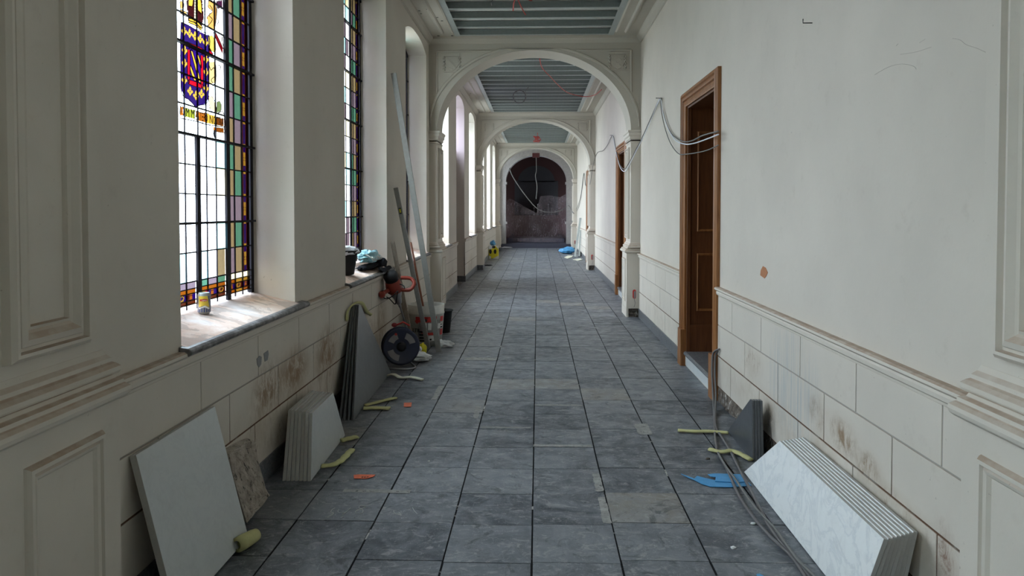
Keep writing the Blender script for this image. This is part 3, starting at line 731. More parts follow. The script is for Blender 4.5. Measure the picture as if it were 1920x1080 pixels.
# shield, mitre, crozier and lettering painted on the first window
W4 = wds[4]
def gp(pts, d=.006): return [on(x, y, X=GX+d) for x, y in pts]
def z1(x, y): return (320+x/6, y/6)          # points read off an enlargement of the upper glass
mg = MB()
LAY = []
def poly(pts, c, d):
    LAY.append((d, len(LAY), gp(pts, 0), c)); return
    P = gp(pts, d)
    # fan from the middle so concave outlines stay clean
    cx_ = sum((p for p in P), Vector())/len(P); mg.add([cx_]+P, [(0, i+1, (i+1) % len(P)+1) for i in range(len(P))], 0, c)
def line(pts, w=.006, d=.012): ml.tube(smooth_path(gp(pts, d), 3), w/2, seg=5)
ml = MB()
SH = [z1(*p) for p in [(118, 250), (200, 285), (300, 345), (430, 400), (430, 640), (430, 900), (425, 1090), (400, 1170), (350, 1180), (300, 1195), (285, 1215), (260, 1180), (200, 1120), (150, 1090), (118, 1000), (112, 700), (112, 400)]]
OPQ = lambda c: tuple(c)
poly(SH, gl(44, 26, 110), .004); line(SH+[SH[0]], .005)
def bar(pts, c, d=.008, lw=.0035): q = [z1(*p) for p in pts]; poly(q, c, d); line(q+[q[0]], lw)
bar([(182, 470), (355, 545), (355, 585), (182, 505)], RED)
bar([(190, 555), (218, 565), (215, 900), (190, 890)], RED); bar([(338, 620), (366, 632), (366, 960), (340, 945)], RED); bar([(205, 895), (360, 950), (355, 995), (205, 945)], RED)
poly([z1(*p) for p in [(218, 565), (340, 625), (340, 945), (216, 895)]], BLU, .007)
for st in ([(225, 572), (250, 584), (336, 905), (334, 928), (318, 920)], [(290, 600), (308, 610), (340, 700), (340, 768)], [(222, 730), (240, 770), (288, 905), (262, 900), (222, 790)]):
    bar(st, YEL, .009, .004)
def fleur(x, y, s=1.0):
    """gilded lily in enlargement coordinates"""
    for pl in ([(0, -48), (11, -22), (7, 6), (-7, 6), (-11, -22)], [(-6, 6), (-20, -18), (-30, 0), (-24, 14), (-12, 12)], [(6, 8), (20, -8), (30, 14), (24, 24), (12, 16)], [(-8, 14), (8, 18), (12, 34), (0, 52), (-12, 30)], [(-20, 10), (20, 18), (20, 28), (-20, 20)]):
        poly([z1(x+a*s, y+b*s) for a, b in pl], YEL, .010)
for x, y in [(152, 345), (213, 372), (273, 400), (333, 432), (392, 470), (158, 560), (157, 705), (155, 895), (397, 660), (397, 805), (398, 985), (219, 1020), (284, 1070), (347, 1050)]: fleur(x, y, 1.12)
# mitre above the shield
bar([(180, 20), (210, -60), (300, -80), (350, -10), (370, 200), (350, 320), (270, 255), (200, 215)], gl(60, 20, 24), .008)
bar([(268, -60), (292, -60), (288, 235), (262, 225)], gl(240, 230, 200), .009, .003); bar([(205, -40), (255, -60), (245, 70), (200, 60)], YEL, .009, .004); bar([(305, -60), (340, 0), (350, 150), (305, 110)], YEL, .009, .004)
for k in range(9): line([z1(262+k % 2, -50+k*32), z1(290, -44+k*32)], .003, .011)
bar([(198, 205), (280, 225), (352, 300), (350, 345), (275, 285), (205, 255)], YEL, .010, .005); line([z1(200, 230), z1(276, 255), z1(350, 322)], .004)
# crozier and ribbons
for pl, c in (([(430, 0), (500, 20), (520, 120), (500, 290), (480, 330), (420, 300), (410, 190), (470, 130), (420, 80)], gl(232, 176, 96)), ([(420, 410), (470, 400), (500, 440), (500, 600), (440, 560)], gl(224, 200, 96)), ([(430, 700), (500, 690), (505, 930), (430, 950)], gl(250, 222, 150)), ([(515, 20), (590, 0), (590, 90), (530, 95)], gl(120, 60, 120)),
              ([(480, 365), (510, 375), (600, 570), (590, 600), (570, 575)], RED), ([(425, 520), (455, 570), (485, 640), (440, 630)], RED), ([(575, 420), (608, 430), (608, 560), (585, 490)], gl(150, 140, 60))):
    bar(pl, c, .009, .004)
for pl in ([(105, 20), (140, 10), (148, 80), (115, 110)], [(108, 110), (180, 140), (190, 190), (110, 150)]): bar(pl, gl(240, 190, 110), .009, .004)
for st in ([(430, 730), (455, 790), (485, 760), (500, 850), (455, 900), (500, 960)], [(525, 215), (540, 240), (525, 275)], [(530, 730), (560, 745), (555, 790)], [(440, 60), (470, 110), (430, 170), (470, 220), (420, 290)]): line([z1(*p) for p in st], .004)
# lower: scroll of lettering, second enlargement
def z2(x, y): return (320+x/6, 180+y/6)
def bar2(pts, c, d=.008, lw=.0035): q = [z2(*p) for p in pts]; poly(q, c, d); line(q+[q[0]], lw)
bar2([(106, 118), (140, 124), (140, 222), (106, 215)], ORG); bar2([(162, 135), (275, 162), (275, 262), (162, 232)], gl(176, 190, 60)); bar2([(290, 168), (400, 195), (400, 300), (290, 272)], ORG); bar2([(400, 195), (505, 225), (505, 330), (400, 300)], YEL); bar2([(505, 232), (605, 262), (605, 345), (505, 322)], ORG)
bar2([(485, 352), (603, 368), (603, 412), (520, 402), (485, 385)], ORG); line([z2(490, 385), z2(488, 430), z2(500, 470)], .01)
bar2([(425, 0), (470, 10), (510, 110), (505, 190), (440, 140)], gl(250, 232, 190)); bar2([(520, 70), (550, 60), (570, 110), (560, 170), (515, 190), (520, 130)], gl(190, 232, 160)); line([z2(530, 200), z2(580, 170), z2(600, 210)], .004)
line([z2(110, 250), z2(290, 285), z2(400, 320), z2(605, 350)], .006)
def raster(ya, yb, za, zb, ny, nz, base):
    m = MB(); lay = sorted(LAY, key=lambda t: (t[0], t[1])); dy = (yb-ya)/ny; dz = (zb-za)/nz
    grid = [[base]*nz for _ in range(ny)]
    for d, k, P, c in lay:
        y0 = min(p.y for p in P); y1 = max(p.y for p in P)
        for i in range(max(0, int((y0-ya)/dy)), min(ny, int((y1-ya)/dy)+1)):
            yy = ya+dy*(i+.5); hs = []
            for p, q in zip(P, P[1:]+P[:1]):
                if (p.y <= yy) != (q.y <= yy): hs.append(p.z+(q.z-p.z)*(yy-p.y)/(q.y-p.y))
            hs.sort()
            for h0, h1 in zip(hs[::2], hs[1::2]):
                for j in range(max(0, int((h0-za)/dz+.5)), min(nz, int((h1-za)/dz+.5))): grid[i][j] = c
    for i in range(ny):
        j = 0
        while j < nz:
            k = j
            while k < nz and grid[i][k] is grid[i][j]: k += 1
            y0, z0, z1 = ya+dy*i, za+dz*j, za+dz*k; m.add([(GX, y0, z0), (GX, y0+dy, z0), (GX, y0+dy, z1), (GX, y0, z1)], [(0, 1, 2, 3)], 0, grid[i][j]); j = k
    return m
_q = WIN[3]; _W = _q[1]-_q[0]; _z0 = 1.188+.159*5; _z1 = 1.188+.159*11
raster(_q[0]+.276*_W, _q[0]+.724*_W, _z0, _z1, 190, 480, (.82, .86, .86)).build('painted_panel', 'glass', W4, attr='glass')
ml.build('painted_lines', 'lead', W4)
for tx, x0_, y0_, x1_, y1_ in (('IV', 104, 212, 138, 220), ('M M', 168, 232, 272, 258), ('ATER', 292, 268, 398, 296), ('NO', 436, 308, 500, 326), ('STRA', 504, 328, 600, 345)):
    p = on(*z2(x0_, y0_-4), X=GX+.013); q = on(*z2(x1_, y1_-4), X=GX+.013); d = q-p
    text_mesh('lettering', tx, .068, p, (0, d.y, d.z), (0, 0, 1), 'lead', W4, sx=d.length/(.068*.62*len(tx)))
# the opaque field of the shield needs its backing glass dark: panes overlap the clear ones (both tint the light)

# ---- doorway in the left wall (door with fanlight)
d4 = struct('door_4', (GX, 15.3, 0)); a, b = DOORWAY
mb = MB(); mb.box((GX-.03, a, 0), (GX+.02, b, 2.78)); mb.frame(GX+.02, 1, a+.1, a+.74, .3, 2.5, FRs); mb.frame(GX+.02, 1, b-.74, b-.1, .3, 2.5, FRs); mb.build('door_leaf', 'wood_dark', d4)
mb = MB(); mb.box((GX-.04, a, 2.78), (GX+.04, b, 2.88)); mb.box((GX-.02, (a+b)/2-.03, 2.88), (GX+.02, (a+b)/2+.03, 3.9)); mb.build('transom', 'wood_dark', d4)
mb = MB(); mb.add([(GX, a, 2.88), (GX, b, 2.88), (GX, b, 3.905), (GX, a, 3.905)], [(0, 1, 2, 3)], 0, (.45, .40, .50)); mb.build('fanlight_glass', 'glass', d4, attr='glass')
mb = MB(); mb.box((WX+.1, b-.004, 0), (L+.02, b+.0, .128)); mb.box((WX+.1, a, 0), (L+.02, a+.004, .128)); mb.build('plinth', 'plinth', d4)
ld = bpy.data.lights.new('daylight_portal', 'AREA'); ld.shape = 'RECTANGLE'; ld.size = .98; ld.size_y = 1.55; ld.cycles.is_portal = True
lo = bpy.data.objects.new('daylight_portal', ld); COL.objects.link(lo); lo.location = (GX-.06, 15.3, 3.39); lo.rotation_euler = (0, -math.pi/2, 0)

# ---- doorways in the right wall
AR = [(-.012, 0), (-.012, .028), (.010, .046), (.030, .050), (.040, .036), (.055, .040), (.070, .040), (.078, .024), (.10, .028), (.118, .018), (.13, .018), (.13, -.05)]
for di, (a, b) in enumerate(DOORS):
    dd = struct('door_%d' % (di+1), (R, (a+b)/2, 0))
    mb = MB(); mb.frame(R, -1, a, b, .36, DZ, AR, bottom=False); mb.build('architrave', 'wood', dd)
    mb = MB()
    for p, q in ((a-.018, a+AW+.01), (b-AW-.01, b+.018)): mb.box((R-.056, p, 0), (R+.05, q, .37))
    mb.build('architrave_block', 'wood', dd, bevel=.003)
    # panelled lining of the deep reveal
    ia, ib, iz = a+AW, b-AW, DZ-AW; mb = MB()
    mb.box((R+.0, ib-.02, .14), (RX, ib, iz)); mb.box((R, ia, .14), (RX, ia+.02, iz)); mb.box((R, ia, iz-.02), (RX, ib, iz)); 
    mb.box((R+.02, ib-.032, .14), (RX-.05, ib-.02, .42))
    mb.box((R-.0, ib-.035, .14), (R+.035, ib-.02, iz)); 
    mb.build('door_lining', 'wood_dark', dd, bevel=.002)
    mb = MB()
    for z0_, z1_ in ((.56, 1.14), (1.36, 2.36)):
        mb.frame(ib-.02, -1, R+.10, R+.36, z0_, z1_, [(0, 0), (0, .010), (.010, .014), (.018, .006), (.024, 0)], axis='y')
        mb.frame(ib-.02, -1, R+.44, R+.68, z0_, z1_, [(0, 0), (0, .010), (.010, .014), (.018, .006), (.024, 0)], axis='y')
    mb.build('panel_moulding', 'wood', dd)
    mb = MB(); mb.box((RX-.06, ia+.02, .14), (RX-.015, ib-.02, iz-.02)); lf = mb.build('door_leaf', 'wood_dark', dd)
    mb = MB(); mb.lathe((RX-.06, ia+.12, 1.1), (RX-.12, ia+.12, 1.1), [(0, .012), (.03, .012), (.035, .026), (.05, .03), (.06, .02), (.062, .004)]); mb.build('door_knob', 'cast', lf)
    mb = MB(); mb.box((R-.006, ia, .012), (R+.02, ib, .112)); mb.build('riser', 'marble_grey', dd)
    mb = MB(); mb.sweep_y([(R-.012, .108), (R-.022, .116), (R-.026, .128), (R-.022, .140), (R-.010, .150), (RX-.02, .150), (RX-.02, .105), (R-.01, .105)], ia+.01, ib-.01); mb.build('threshold', 'plinth', dd)

# ---- the far end: grey arch, steps, dark room
ew = struct('wall_end', (CX, YE, 0)); mb = MB(); n = 48; A2, B2, Z2 = 1.25, 1.08, 2.72
arc = [(CX+A2*math.cos(math.pi*i/n), Z2+B2*math.sin(math.pi*i/n)) for i in range(n+1)]
vs = []
for x, z in arc: vs += [(x, YE, z), (x, YE+.55, z), (x, YE, 4.2), (x, YE+.55, 4.2)]
fs = []
for i in range(n):
    p = 4*i; q = p+4; fs += [(p, q, q+1, p+1), (p, p+2, q+2, q), (p+1, q+1, q+3, p+3)]
mb.add(vs, fs); mb.box((L-.1, YE, 0), (CX-A2, YE+.55, 4.2)); mb.box((CX+A2, YE, 0), (R+.1, YE+.55, 4.2)); mb.build('end_arch', 'endstone', ew)
mb = MB(); mb.box((CX-A2-.06, YE-.02, .98), (CX-A2+.05, YE+.55, 1.08)); mb.box((CX+A2-.05, YE-.02, .98), (CX+A2+.06, YE+.55, 1.08)); mb.box((CX-A2-.05, YE-.02, 2.62), (CX-A2+.04, YE+.55, 2.72)); mb.box((CX+A2-.04, YE-.02, 2.62), (CX+A2+.05, YE+.55, 2.72)); mb.build('band_moulding', 'endstone', ew)
mb = MB(); mb.box((L, YE-.1, 0), (R, YE+.36, .17)); mb.box((CX-A2+.01, YE+.36, .17), (CX+A2-.01, YE+.62, .20)); mb.box((L, YE+.5, -.1), (R, 36, .20)); mb.box((CX-1.2, YE+.9, .20), (CX+1.2, 36, .36)); tag(mb.build('trim_5', 'slatestep'), kind='structure')
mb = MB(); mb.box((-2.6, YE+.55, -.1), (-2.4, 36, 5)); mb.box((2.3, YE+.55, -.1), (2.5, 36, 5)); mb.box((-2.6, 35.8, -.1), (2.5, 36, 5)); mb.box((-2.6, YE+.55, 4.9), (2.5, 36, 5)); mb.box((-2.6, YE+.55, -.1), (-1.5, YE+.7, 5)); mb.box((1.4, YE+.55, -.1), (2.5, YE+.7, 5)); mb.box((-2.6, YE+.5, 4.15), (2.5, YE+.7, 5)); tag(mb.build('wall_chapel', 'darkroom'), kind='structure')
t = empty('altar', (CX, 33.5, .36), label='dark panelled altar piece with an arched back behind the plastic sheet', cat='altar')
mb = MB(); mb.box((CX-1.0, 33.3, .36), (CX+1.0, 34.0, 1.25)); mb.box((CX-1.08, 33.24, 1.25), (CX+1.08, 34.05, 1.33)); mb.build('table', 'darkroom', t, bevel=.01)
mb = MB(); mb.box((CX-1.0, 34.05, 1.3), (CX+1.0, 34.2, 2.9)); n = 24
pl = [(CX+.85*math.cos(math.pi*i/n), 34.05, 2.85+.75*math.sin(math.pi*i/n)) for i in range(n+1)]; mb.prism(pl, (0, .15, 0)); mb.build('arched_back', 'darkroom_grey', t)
mb = MB()
for k in range(7): 
    h = .30+.16*math.sin(k*1.9); x = CX-.1+.16*k; mb.lathe((x, 33.55, 1.33), (x, 33.55, 3), [(0, .05), (.02, .05), (.04, .015), (h, .013), (h+.02, .035), (h+.05, .03)], seg=10)
mb.build('candlestick', 'cast', t)
# plastic sheet
def sheet(name, outline_top, zb, Y0, x0, x1, label):
    m = MB(); nx, nz = 60, 34; vs = []
    for i in range(nx+1):
        u = i/nx; x = x0+(x1-x0)*u
        zt = None
        for (xa, za), (xb, zb_) in zip(outline_top, outline_top[1:]):
            if xa <= x <= xb+1e-6: zt = za+(zb_-za)*(x-xa)/(xb-xa)
        zt = zt or outline_top[-1][1]
        for j in range(nz+1):
            v = j/nz; z = zb+(zt-zb)*v
            d = .10*noise.noise(Vector((x*2.2+z*.8, z*.9, 1)))+.035*abs(noise.noise(Vector((x*7-z*3, z*2.2, 4))))+.05*noise.noise(Vector((x*4+z*4, z*2, 9)))
            vs.append((x, Y0+d+.08*(1-v), z))
    m.add(vs, [(i*(nz+1)+j, (i+1)*(nz+1)+j, (i+1)*(nz+1)+j+1, i*(nz+1)+j+1) for i in range(nx) for j in range(nz)], smooth=True)
    o = m.build(name, 'film'); tag(o, label, 'plastic sheet'); return o
def ez(x, y, Y=31.6): p = on(x, y, Y=Y); return (p.x, p.z)
sheet('plastic_sheet', [ez(949, 378), ez(956, 372), ez(1000, 396), ez(1006, 400), ez(1012, 368), ez(1030, 366), ez(1050, 370), ez(1064, 362)], .37, 31.6, ez(949, 378)[0], ez(1064, 362)[0], 'sagging clear plastic sheet hung across the dark end room')
mb = MB(); vs = []; nx, ny = 40, 12
for i in range(nx+1):
    for j in range(ny+1):
        x = CX-1.0+2.1*i/nx; yy = YE+.5+.7*j/ny; vs.append((x, yy, (.21 if yy < YE+.9 else .37)+.05*abs(noise.noise(Vector((x*4, yy*5, 2))))))
mb.add(vs, [(i*(ny+1)+j, (i+1)*(ny+1)+j, (i+1)*(ny+1)+j+1, i*(ny+1)+j+1) for i in range(nx) for j in range(ny)], smooth=True)
tag(mb.build('plastic_sheet', 'film'), 'crumpled plastic film lying on the dark end steps', 'plastic sheet')
# hanging cords at the end
def cable(name, pts, r, mat, label, cat='cable', sm=6, group=None):
    m = MB(); m.tube(smooth_path(pts, sm), r, seg=8); return tag(m.build(name, mat), label, cat, group)
cable('cord', [(CX, YE+.25, 3.80), (CX+.01, YE+.2, 3.2), on(1004, 330, Y=YE), on(1007, 350, Y=YE), on(1005, 373, Y=YE)], .018, 'cable', 'pale cord hanging straight down in the dark end arch', 'cord')
cable('cord', [on(955, 315, Y=YE), on(962, 332, Y=YE-.05), on(985, 366, Y=YE-.05), on(1010, 393, Y=YE-.05), on(1036, 398, Y=YE-.05), on(1055, 393, Y=YE-.05), on(1066, 386, Y=YE-.05), on(1072, 396, X=1.25), on(1076, 400, X=1.30)], .018, 'cable', 'pale cord sloping across the end arch to the right wall', 'cord')

# ================================================================ THINGS
def stack(n, base, top_shift, bot_shift, thick_dir, mat, edge, name, labels, group, cat, jit=.004, bev=.0015):
    """base: front polygon with z==0 bottom points; each later slab steps towards the wall"""
    for i in range(n):
        pts = []; jy = rng.uniform(-jit, jit)
        for p in base:
            p = Vector(p); f = p.z/max(q.z for q in map(Vector, base)); sft = bot_shift*(1-f)+top_shift*f
            pts.append(p+Vector((sft*i, jy+(.010*i*f if jit else 0), 0)))
        n_ = (pts[1]-pts[0]).cross(pts[-1]-pts[0]).normalized()
        if n_.x*thick_dir < 0: n_ = -n_
        m = MB(); m.prism(pts, n_*abs(thick_dir), 0, 1)
        zmin = min(v[2] for v in m.v); m.v = [(v[0], v[1], v[2]-zmin+.001) for v in m.v]
        tag(m.build(name, [mat, edge], bevel=bev), labels[i], cat, group)
ORD = ['front', 'second', 'third', 'fourth', 'fifth', 'sixth', 'seventh', 'back']
# big white slab
B1 = Vector((-1.386, 3.457, 0)); T1 = on(403, 765, X=-1.553); T0 = on(255, 857, X=-1.553); B0 = B1+(T0-T1); B0.z = 0
m = MB(); nn = (B1-B0).cross(T0-B0).normalized(); nn = nn if nn.x < 0 else -nn
m.prism([B0, B1, T1, T0], nn*.028, 0, 1); zmin = min(v[2] for v in m.v); m.v = [(v[0], v[1], v[2]-zmin+.001) for v in m.v]
tag(m.build('marble_slab', ['marble_grey', 'slab_edge'], bevel=.0015), 'large square grey-white marble slab leaning alone on the near left wall', 'slab')
# pale stack, left
nL = 7
lab = ['pale grey marble slab, %s of the seven upright by the left wall' % (ORD[i]+(' one' if i == 0 else ' from the front') if i < 6 else 'rearmost') for i in range(7)]
stack(7, [(-1.315, 4.204, 0), (-1.343, 5.074, 0), on(625, 737, X=-1.362), on(586, 775, X=-1.35)], -.0245, -.0245, -.021, 'marble_grey', 'slab_edge', 'marble_slab', lab, 'marble slabs stacked by the left wall', 'slab', .003)
lab = ['dark slate triangular slab, %s of the four peaked ones by the left wall' % ('front one', 'second from the front', 'third from the front', 'rearmost')[i] for i in range(4)]
tp = on(673.7, 572, X=-1.522)
stack(4, [(-1.376, 5.438, 0), (-1.418, 7.063, 0), tp+Vector((0, .03, 0)), tp+Vector((0, -.02, 0))], -.0165, -.032, -.014, 'slate', 'slate_edge', 'slate_slab', lab, 'slate slabs peaked against the left wall', 'slab', 0)
lab = ['white marble slab, %s of the long low row by the right wall' % (ORD[i]+(' one' if i == 0 else ' from the front') if i < 7 else 'rearmost') for i in range(8)]
stack(8, [(1.24, 2.87, 0), (1.24, 4.438, 0), on(1462, 828, X=1.300), on(1657.5, 1012.7, X=1.300)], .0205, .0205, .0175, 'marble', 'slab_edge', 'marble_slab', lab, 'marble slabs stacked by the right wall', 'slab', .002)
lab = ['small dark slate slab, %s of the four propped by the right wall' % ('front one', 'second from the front', 'third from the front', 'rearmost')[i] for i in range(4)]
tp = on(1409, 751, X=1.372)
stack(4, [(1.347, 4.633, 0), (1.353, 5.267, 0), tp+Vector((0, .03, 0)), tp+Vector((0, -.01, 0))], .0175, .0185, .0155, 'slate_dark', 'slate_edge', 'slate_slab', lab, 'small slate slabs by the right wall', 'slab', 0)
# rough broken stone
m = MB(); out = [(430, 850), (445, 838), (458, 829), (470, 823), (478, 830), (482, 850), (486, 872), (493, 895), (498, 915), (506, 930), (492, 948), (478, 962), (463, 981), (455, 955), (445, 920), (436, 885)]
def rub(x, y):
    f = min(1, max(0, (975-y)/150)); return on(x, y, X=-1.44-.125*f)
nx, nz = 26, 34; P = []
def span(yy):
    xs = []
    for (a, b), (c, d) in zip(out, out[1:]+out[:1]):
        if (b-yy)*(d-yy) <= 0 and b != d: xs.append(a+(c-a)*(yy-b)/(d-b))
    return min(xs), max(xs)
for j in range(nz+1):
    yy = 824+(980-824)*j/nz; xa, xb = span(yy)
    for i in range(nx+1):
        p = rub(xa+(xb-xa)*i/nx, yy); e = min(i, nx-i, j, nz-j); p.x += (.018*noise.fractal(Vector((p.y*14, p.z*14, 1)), 1, 2, 4))*(1 if e > 0 else 0); p.z = max(p.z, .004); P.append(p)
m.add(P, [(j*(nx+1)+i, j*(nx+1)+i+1, (j+1)*(nx+1)+i+1, (j+1)*(nx+1)+i) for j in range(nz) for i in range(nx)])
Q = [Vector((p.x-.045, p.y+.01, p.z+.012)) for p in P]
m.add(Q, [(j*(nx+1)+i, (j+1)*(nx+1)+i, (j+1)*(nx+1)+i+1, j*(nx+1)+i+1) for j in range(nz) for i in range(nx)])
ring = [i for i in range(nx+1)]+[j*(nx+1)+nx for j in range(1, nz+1)]+[nz*(nx+1)+i for i in range(nx-1, -1, -1)]+[j*(nx+1) for j in range(nz-1, 0, -1)]
m.add([P[i] for i in ring]+[Q[i] for i in ring], [(k, (k+1) % len(ring), len(ring)+(k+1) % len(ring), len(ring)+k) for k in range(len(ring))])
tag(m.build('broken_stone_slab', 'rubble'), 'rough mortar-crusted broken stone slab beside the large marble slab', 'stone slab')

# foam strips
def strip(pts, w, th, label, mat='foam', Z=.006, twist=0):
    m = MB(); P = smooth_path([on(x, y, Z=Z+dz) if len(q) < 4 else Vector(q[:3]) for q in pts for x, y, dz in [q[:3]]], 6)
    vs = []; n = len(P)
    for i, p in enumerate(P):
        d = (P[min(i+1, n-1)]-P[max(i-1, 0)]); d.z = 0; d = d.normalized() if d.length > 1e-6 else Vector((1, 0, 0)); s_ = Vector((-d.y, d.x, 0))*w/2*(1+.15*math.sin(i*1.3))
        up = Vector((0, 0, th)); 
        for k in range(8): t = 2*math.pi*k/8; vs.append(p+s_*math.cos(t)+up*(.5+.5*math.sin(t)))
    m.add(vs, [(i*8+k, i*8+(k+1) % 8, (i+1)*8+(k+1) % 8, (i+1)*8+k) for i in range(n-1) for k in range(8)]+[tuple(range(7, -1, -1)), tuple((n-1)*8+k for k in range(8))], smooth=True)
    return tag(m.build('foam_strip', mat), label, 'foam strip')
strip([(603, 877, 0), (625, 874, .004), (640, 866, .002), (652, 854, 0), (660, 846, 0)], .05, .02, 'curved yellow foam strip poking from under the near end of the pale stack')
strip([(640, 829, 0), (655, 825, .004), (668, 822, 0)], .06, .022, 'short yellow foam strip at the far foot of the pale grey stack')
strip([(681, 768, 0), (705, 767, 0), (730, 768, 0)], .07, .02, 'yellow foam strip lying flat under the dark triangular slabs, lower of a forked pair')
strip([(684, 762, .0), (710, 755.5, .0), (736, 749, .0), (741, 749, 0)], .045, .018, 'yellow foam strip slanting out below the dark triangular slabs, upper of a forked pair')
strip([(727, 706, 0), (738, 704, .02), (752, 710, .004), (770, 709, .01), (792, 714, 0)], .05, .02, 'pale crumpled foam strip by the far foot of the dark triangular slabs', 'foampale')
strip([(1271, 809, 0), (1300, 811, 0), (1330, 811, 0), (1366, 814, 0)], .045, .018, 'straight pale yellow foam strip under the small dark slabs at right')
strip([(1330, 845, 0), (1352, 850, 0), (1372, 848, .004), (1390, 855, .004), (1408, 865, 0)], .045, .02, 'bent pale yellow foam strip in front of the small dark slabs at right')
m = MB(); p = on(445, 1037, Z=.0); q = on(481, 1016, Z=.0)
m.lathe(p+Vector((0, 0, .036)), q+Vector((0, 0, .036)), [(0, .020), (0, .034), (.03, .036), (.10, .032), ((q-p).length, .028), ((q-p).length, .018), (.02, .018)], cap=False)
tag(m.build('foam_roll', 'foam'), 'rolled yellow foam tucked at the foot of the large marble slab', 'foam roll')
m = MB(); pa = [on(651, 600, X=-1.575), on(651, 588, X=-1.57), on(656, 577, X=-1.56), on(668, 572, X=-1.54)+Vector((0, 0, .02)), on(680, 574, X=-1.55)+Vector((0, 0, .02)), on(688, 584, X=-1.57), on(696, 590, X=-1.58)]
vs = []; P = smooth_path(pa, 6)
for i, p in enumerate(P):
    for k in range(8): t_ = 2*math.pi*k/8; vs.append(p+Vector((.010*math.cos(t_), (.034+.008*math.sin(i*.9))*math.sin(t_), .008*math.sin(t_))))
n = len(P); m.add(vs, [(i*8+k, i*8+(k+1) % 8, (i+1)*8+(k+1) % 8, (i+1)*8+k) for i in range(n-1) for k in range(8)]+[tuple(range(7, -1, -1)), tuple((n-1)*8+k for k in range(8))], smooth=True)
tag(m.build('foam_strip', 'foam'), 'yellow foam strip draped over the peak of the dark triangular slabs', 'foam strip')
# labels on the floor, blue film
def scrap(name, pts, mat, label, cat, th=.002, z=.003, group=None, build=True, parent=None):
    m = MB(); m.prism([on(x, y, Z=z) for x, y in pts], (0, 0, th)); o = m.build(name, mat, parent); return tag(o, label, cat, group)
o = scrap('paper_label', [(663, 891), (672, 890), (704, 890.5), (700, 894), (688, 897.5), (664, 897.5)], 'orange', 'torn orange paper label on the floor near the pale stack', 'label')
text_mesh('lettering', '447', .03, on(676, 895.8, Z=.0055), (1, 0, 0), (0, 1, 0), 'black', o)
scrap('paper_label', [(757.5, 755.5), (772, 755), (771, 763), (757, 763)], 'orange', 'small square orange label on the floor beyond the first one', 'label')
t = empty('blue_film', on(1360, 905, Z=0), label='torn blue plastic film lying across the floor before the white slabs', cat='plastic film')
for z_, pl in ((.004, [(1300, 899.5), (1307, 893), (1322, 897), (1345, 902), (1380, 904), (1404, 905), (1409, 911), (1372, 914), (1332, 913), (1316, 908)]), (.009, [(1327, 890), (1340, 888.5), (1391, 890), (1397, 897), (1397, 904), (1380, 905), (1341, 903), (1342, 895), (1333, 894)]), (.003, [(1277, 889), (1300, 897), (1303, 901), (1290, 896)])):
    m = MB(); m.prism([on(x, y, Z=z_) for x, y in pl], (0, 0, .003)); m.build('film_strip', 'blue', t)
scrap('blue_film', [(1418, 1077), (1424, 1076), (1432, 1080), (1420, 1082)], 'blue', 'tiny blue film scrap on the tile at the bottom edge', 'plastic film')
for x, y, r_, lb_ in ((1375, 1028, .012, 'small white plaster chip on the tile between cables and floor joint'), (1412, 983, .012, 'small white plaster chip under the cables at right'), (1327, 861, .013, 'dark brown crumb of rubble on the floor by the foam'), (804, 866, .007, 'tiny white plaster crumb on the left floor tiles')):
    m = MB(); p = on(x, y, Z=0); m.blob((p.x, p.y, .003), (r_, r_*.7, .006), .5, 3, x, floor=.001, nu=14, nv=10); tag(m.build('plaster_chip', 'rubble_dark' if 'dark' in lb_ else 'white'), lb_, 'debris')

# drink can on the near sill
c0 = on(358, 603, Z=1.003); c0.x = -1.80; c0 = Vector((-1.795, 3.905, 0)); c0.z = .962+(L+.03-c0.x)/(L+.03-GX+.03)*(1.045-.962)
t = empty('drink_can', c0, label='blue and yellow drink can standing on the near window sill', cat='can')
m = MB(); R_ = .033; m.lathe(c0+Vector((0, 0, .001)), c0+Vector((0, 0, 1)), [(0, .024), (.006, .027), (.012, R_), (.104, R_), (.112, .028), (.116, .027), (.116, .025), (.112, .024)], 0, 32); m.build('can_body', 'alu', t)
view = math.atan2(-c0.y, -c0.x)   # bearing of the side turned to the room
def canp(name, pts, mat, off):
    """pts (angle in rad from the room side, height) polygon wrapped round the can"""
    m = MB(); n = len(pts); vs = []
    import bmesh
    K = 16; a0 = min(p[0] for p in pts); a1 = max(p[0] for p in pts)
    def hspan(a):
        hs = []
        for (x1, h1), (x2, h2) in zip(pts, pts[1:]+pts[:1]):
            if (x1-a)*(x2-a) <= 0 and x1 != x2: hs.append(h1+(h2-h1)*(a-x1)/(x2-x1))
        return min(hs), max(hs)
    for i in range(K+1):
        a = a0+(a1-a0)*(i/K*.998+.001); lo_, hi_ = hspan(a); an = view-a
        for h in (lo_, hi_): vs.append(c0+Vector(((R_+off)*math.cos(an), (R_+off)*math.sin(an), h)))
    m.add(vs, [(2*i, 2*i+2, 2*i+3, 2*i+1) for i in range(K)], smooth=True); return m.build(name, mat, t)
canp('blue_print', [(-3.1, .014), (3.1, .014), (3.1, .10), (-3.1, .10)], 'canblue', .0003)
canp('yellow_print', [(-.85, .040), (0, .050), (.95, .040), (.95, .10), (-.55, .10)], 'canyellow', .0006)
canp('white_print', [(-.95, .034), (-.1, .050), (.3, .044), (.95, .036), (.8, .030), (.2, .038), (-.1, .040), (-.7, .028)], 'white', .0009)
canp('red_print', [(-.50, .074), (0, .071), (.66, .074), (.70, .083), (0, .086), (-.5, .083)], 'red', .0010)
fw_ = Vector((math.cos(view), math.sin(view), 0)); rt_ = Vector((-fw_.y, fw_.x, 0)); 
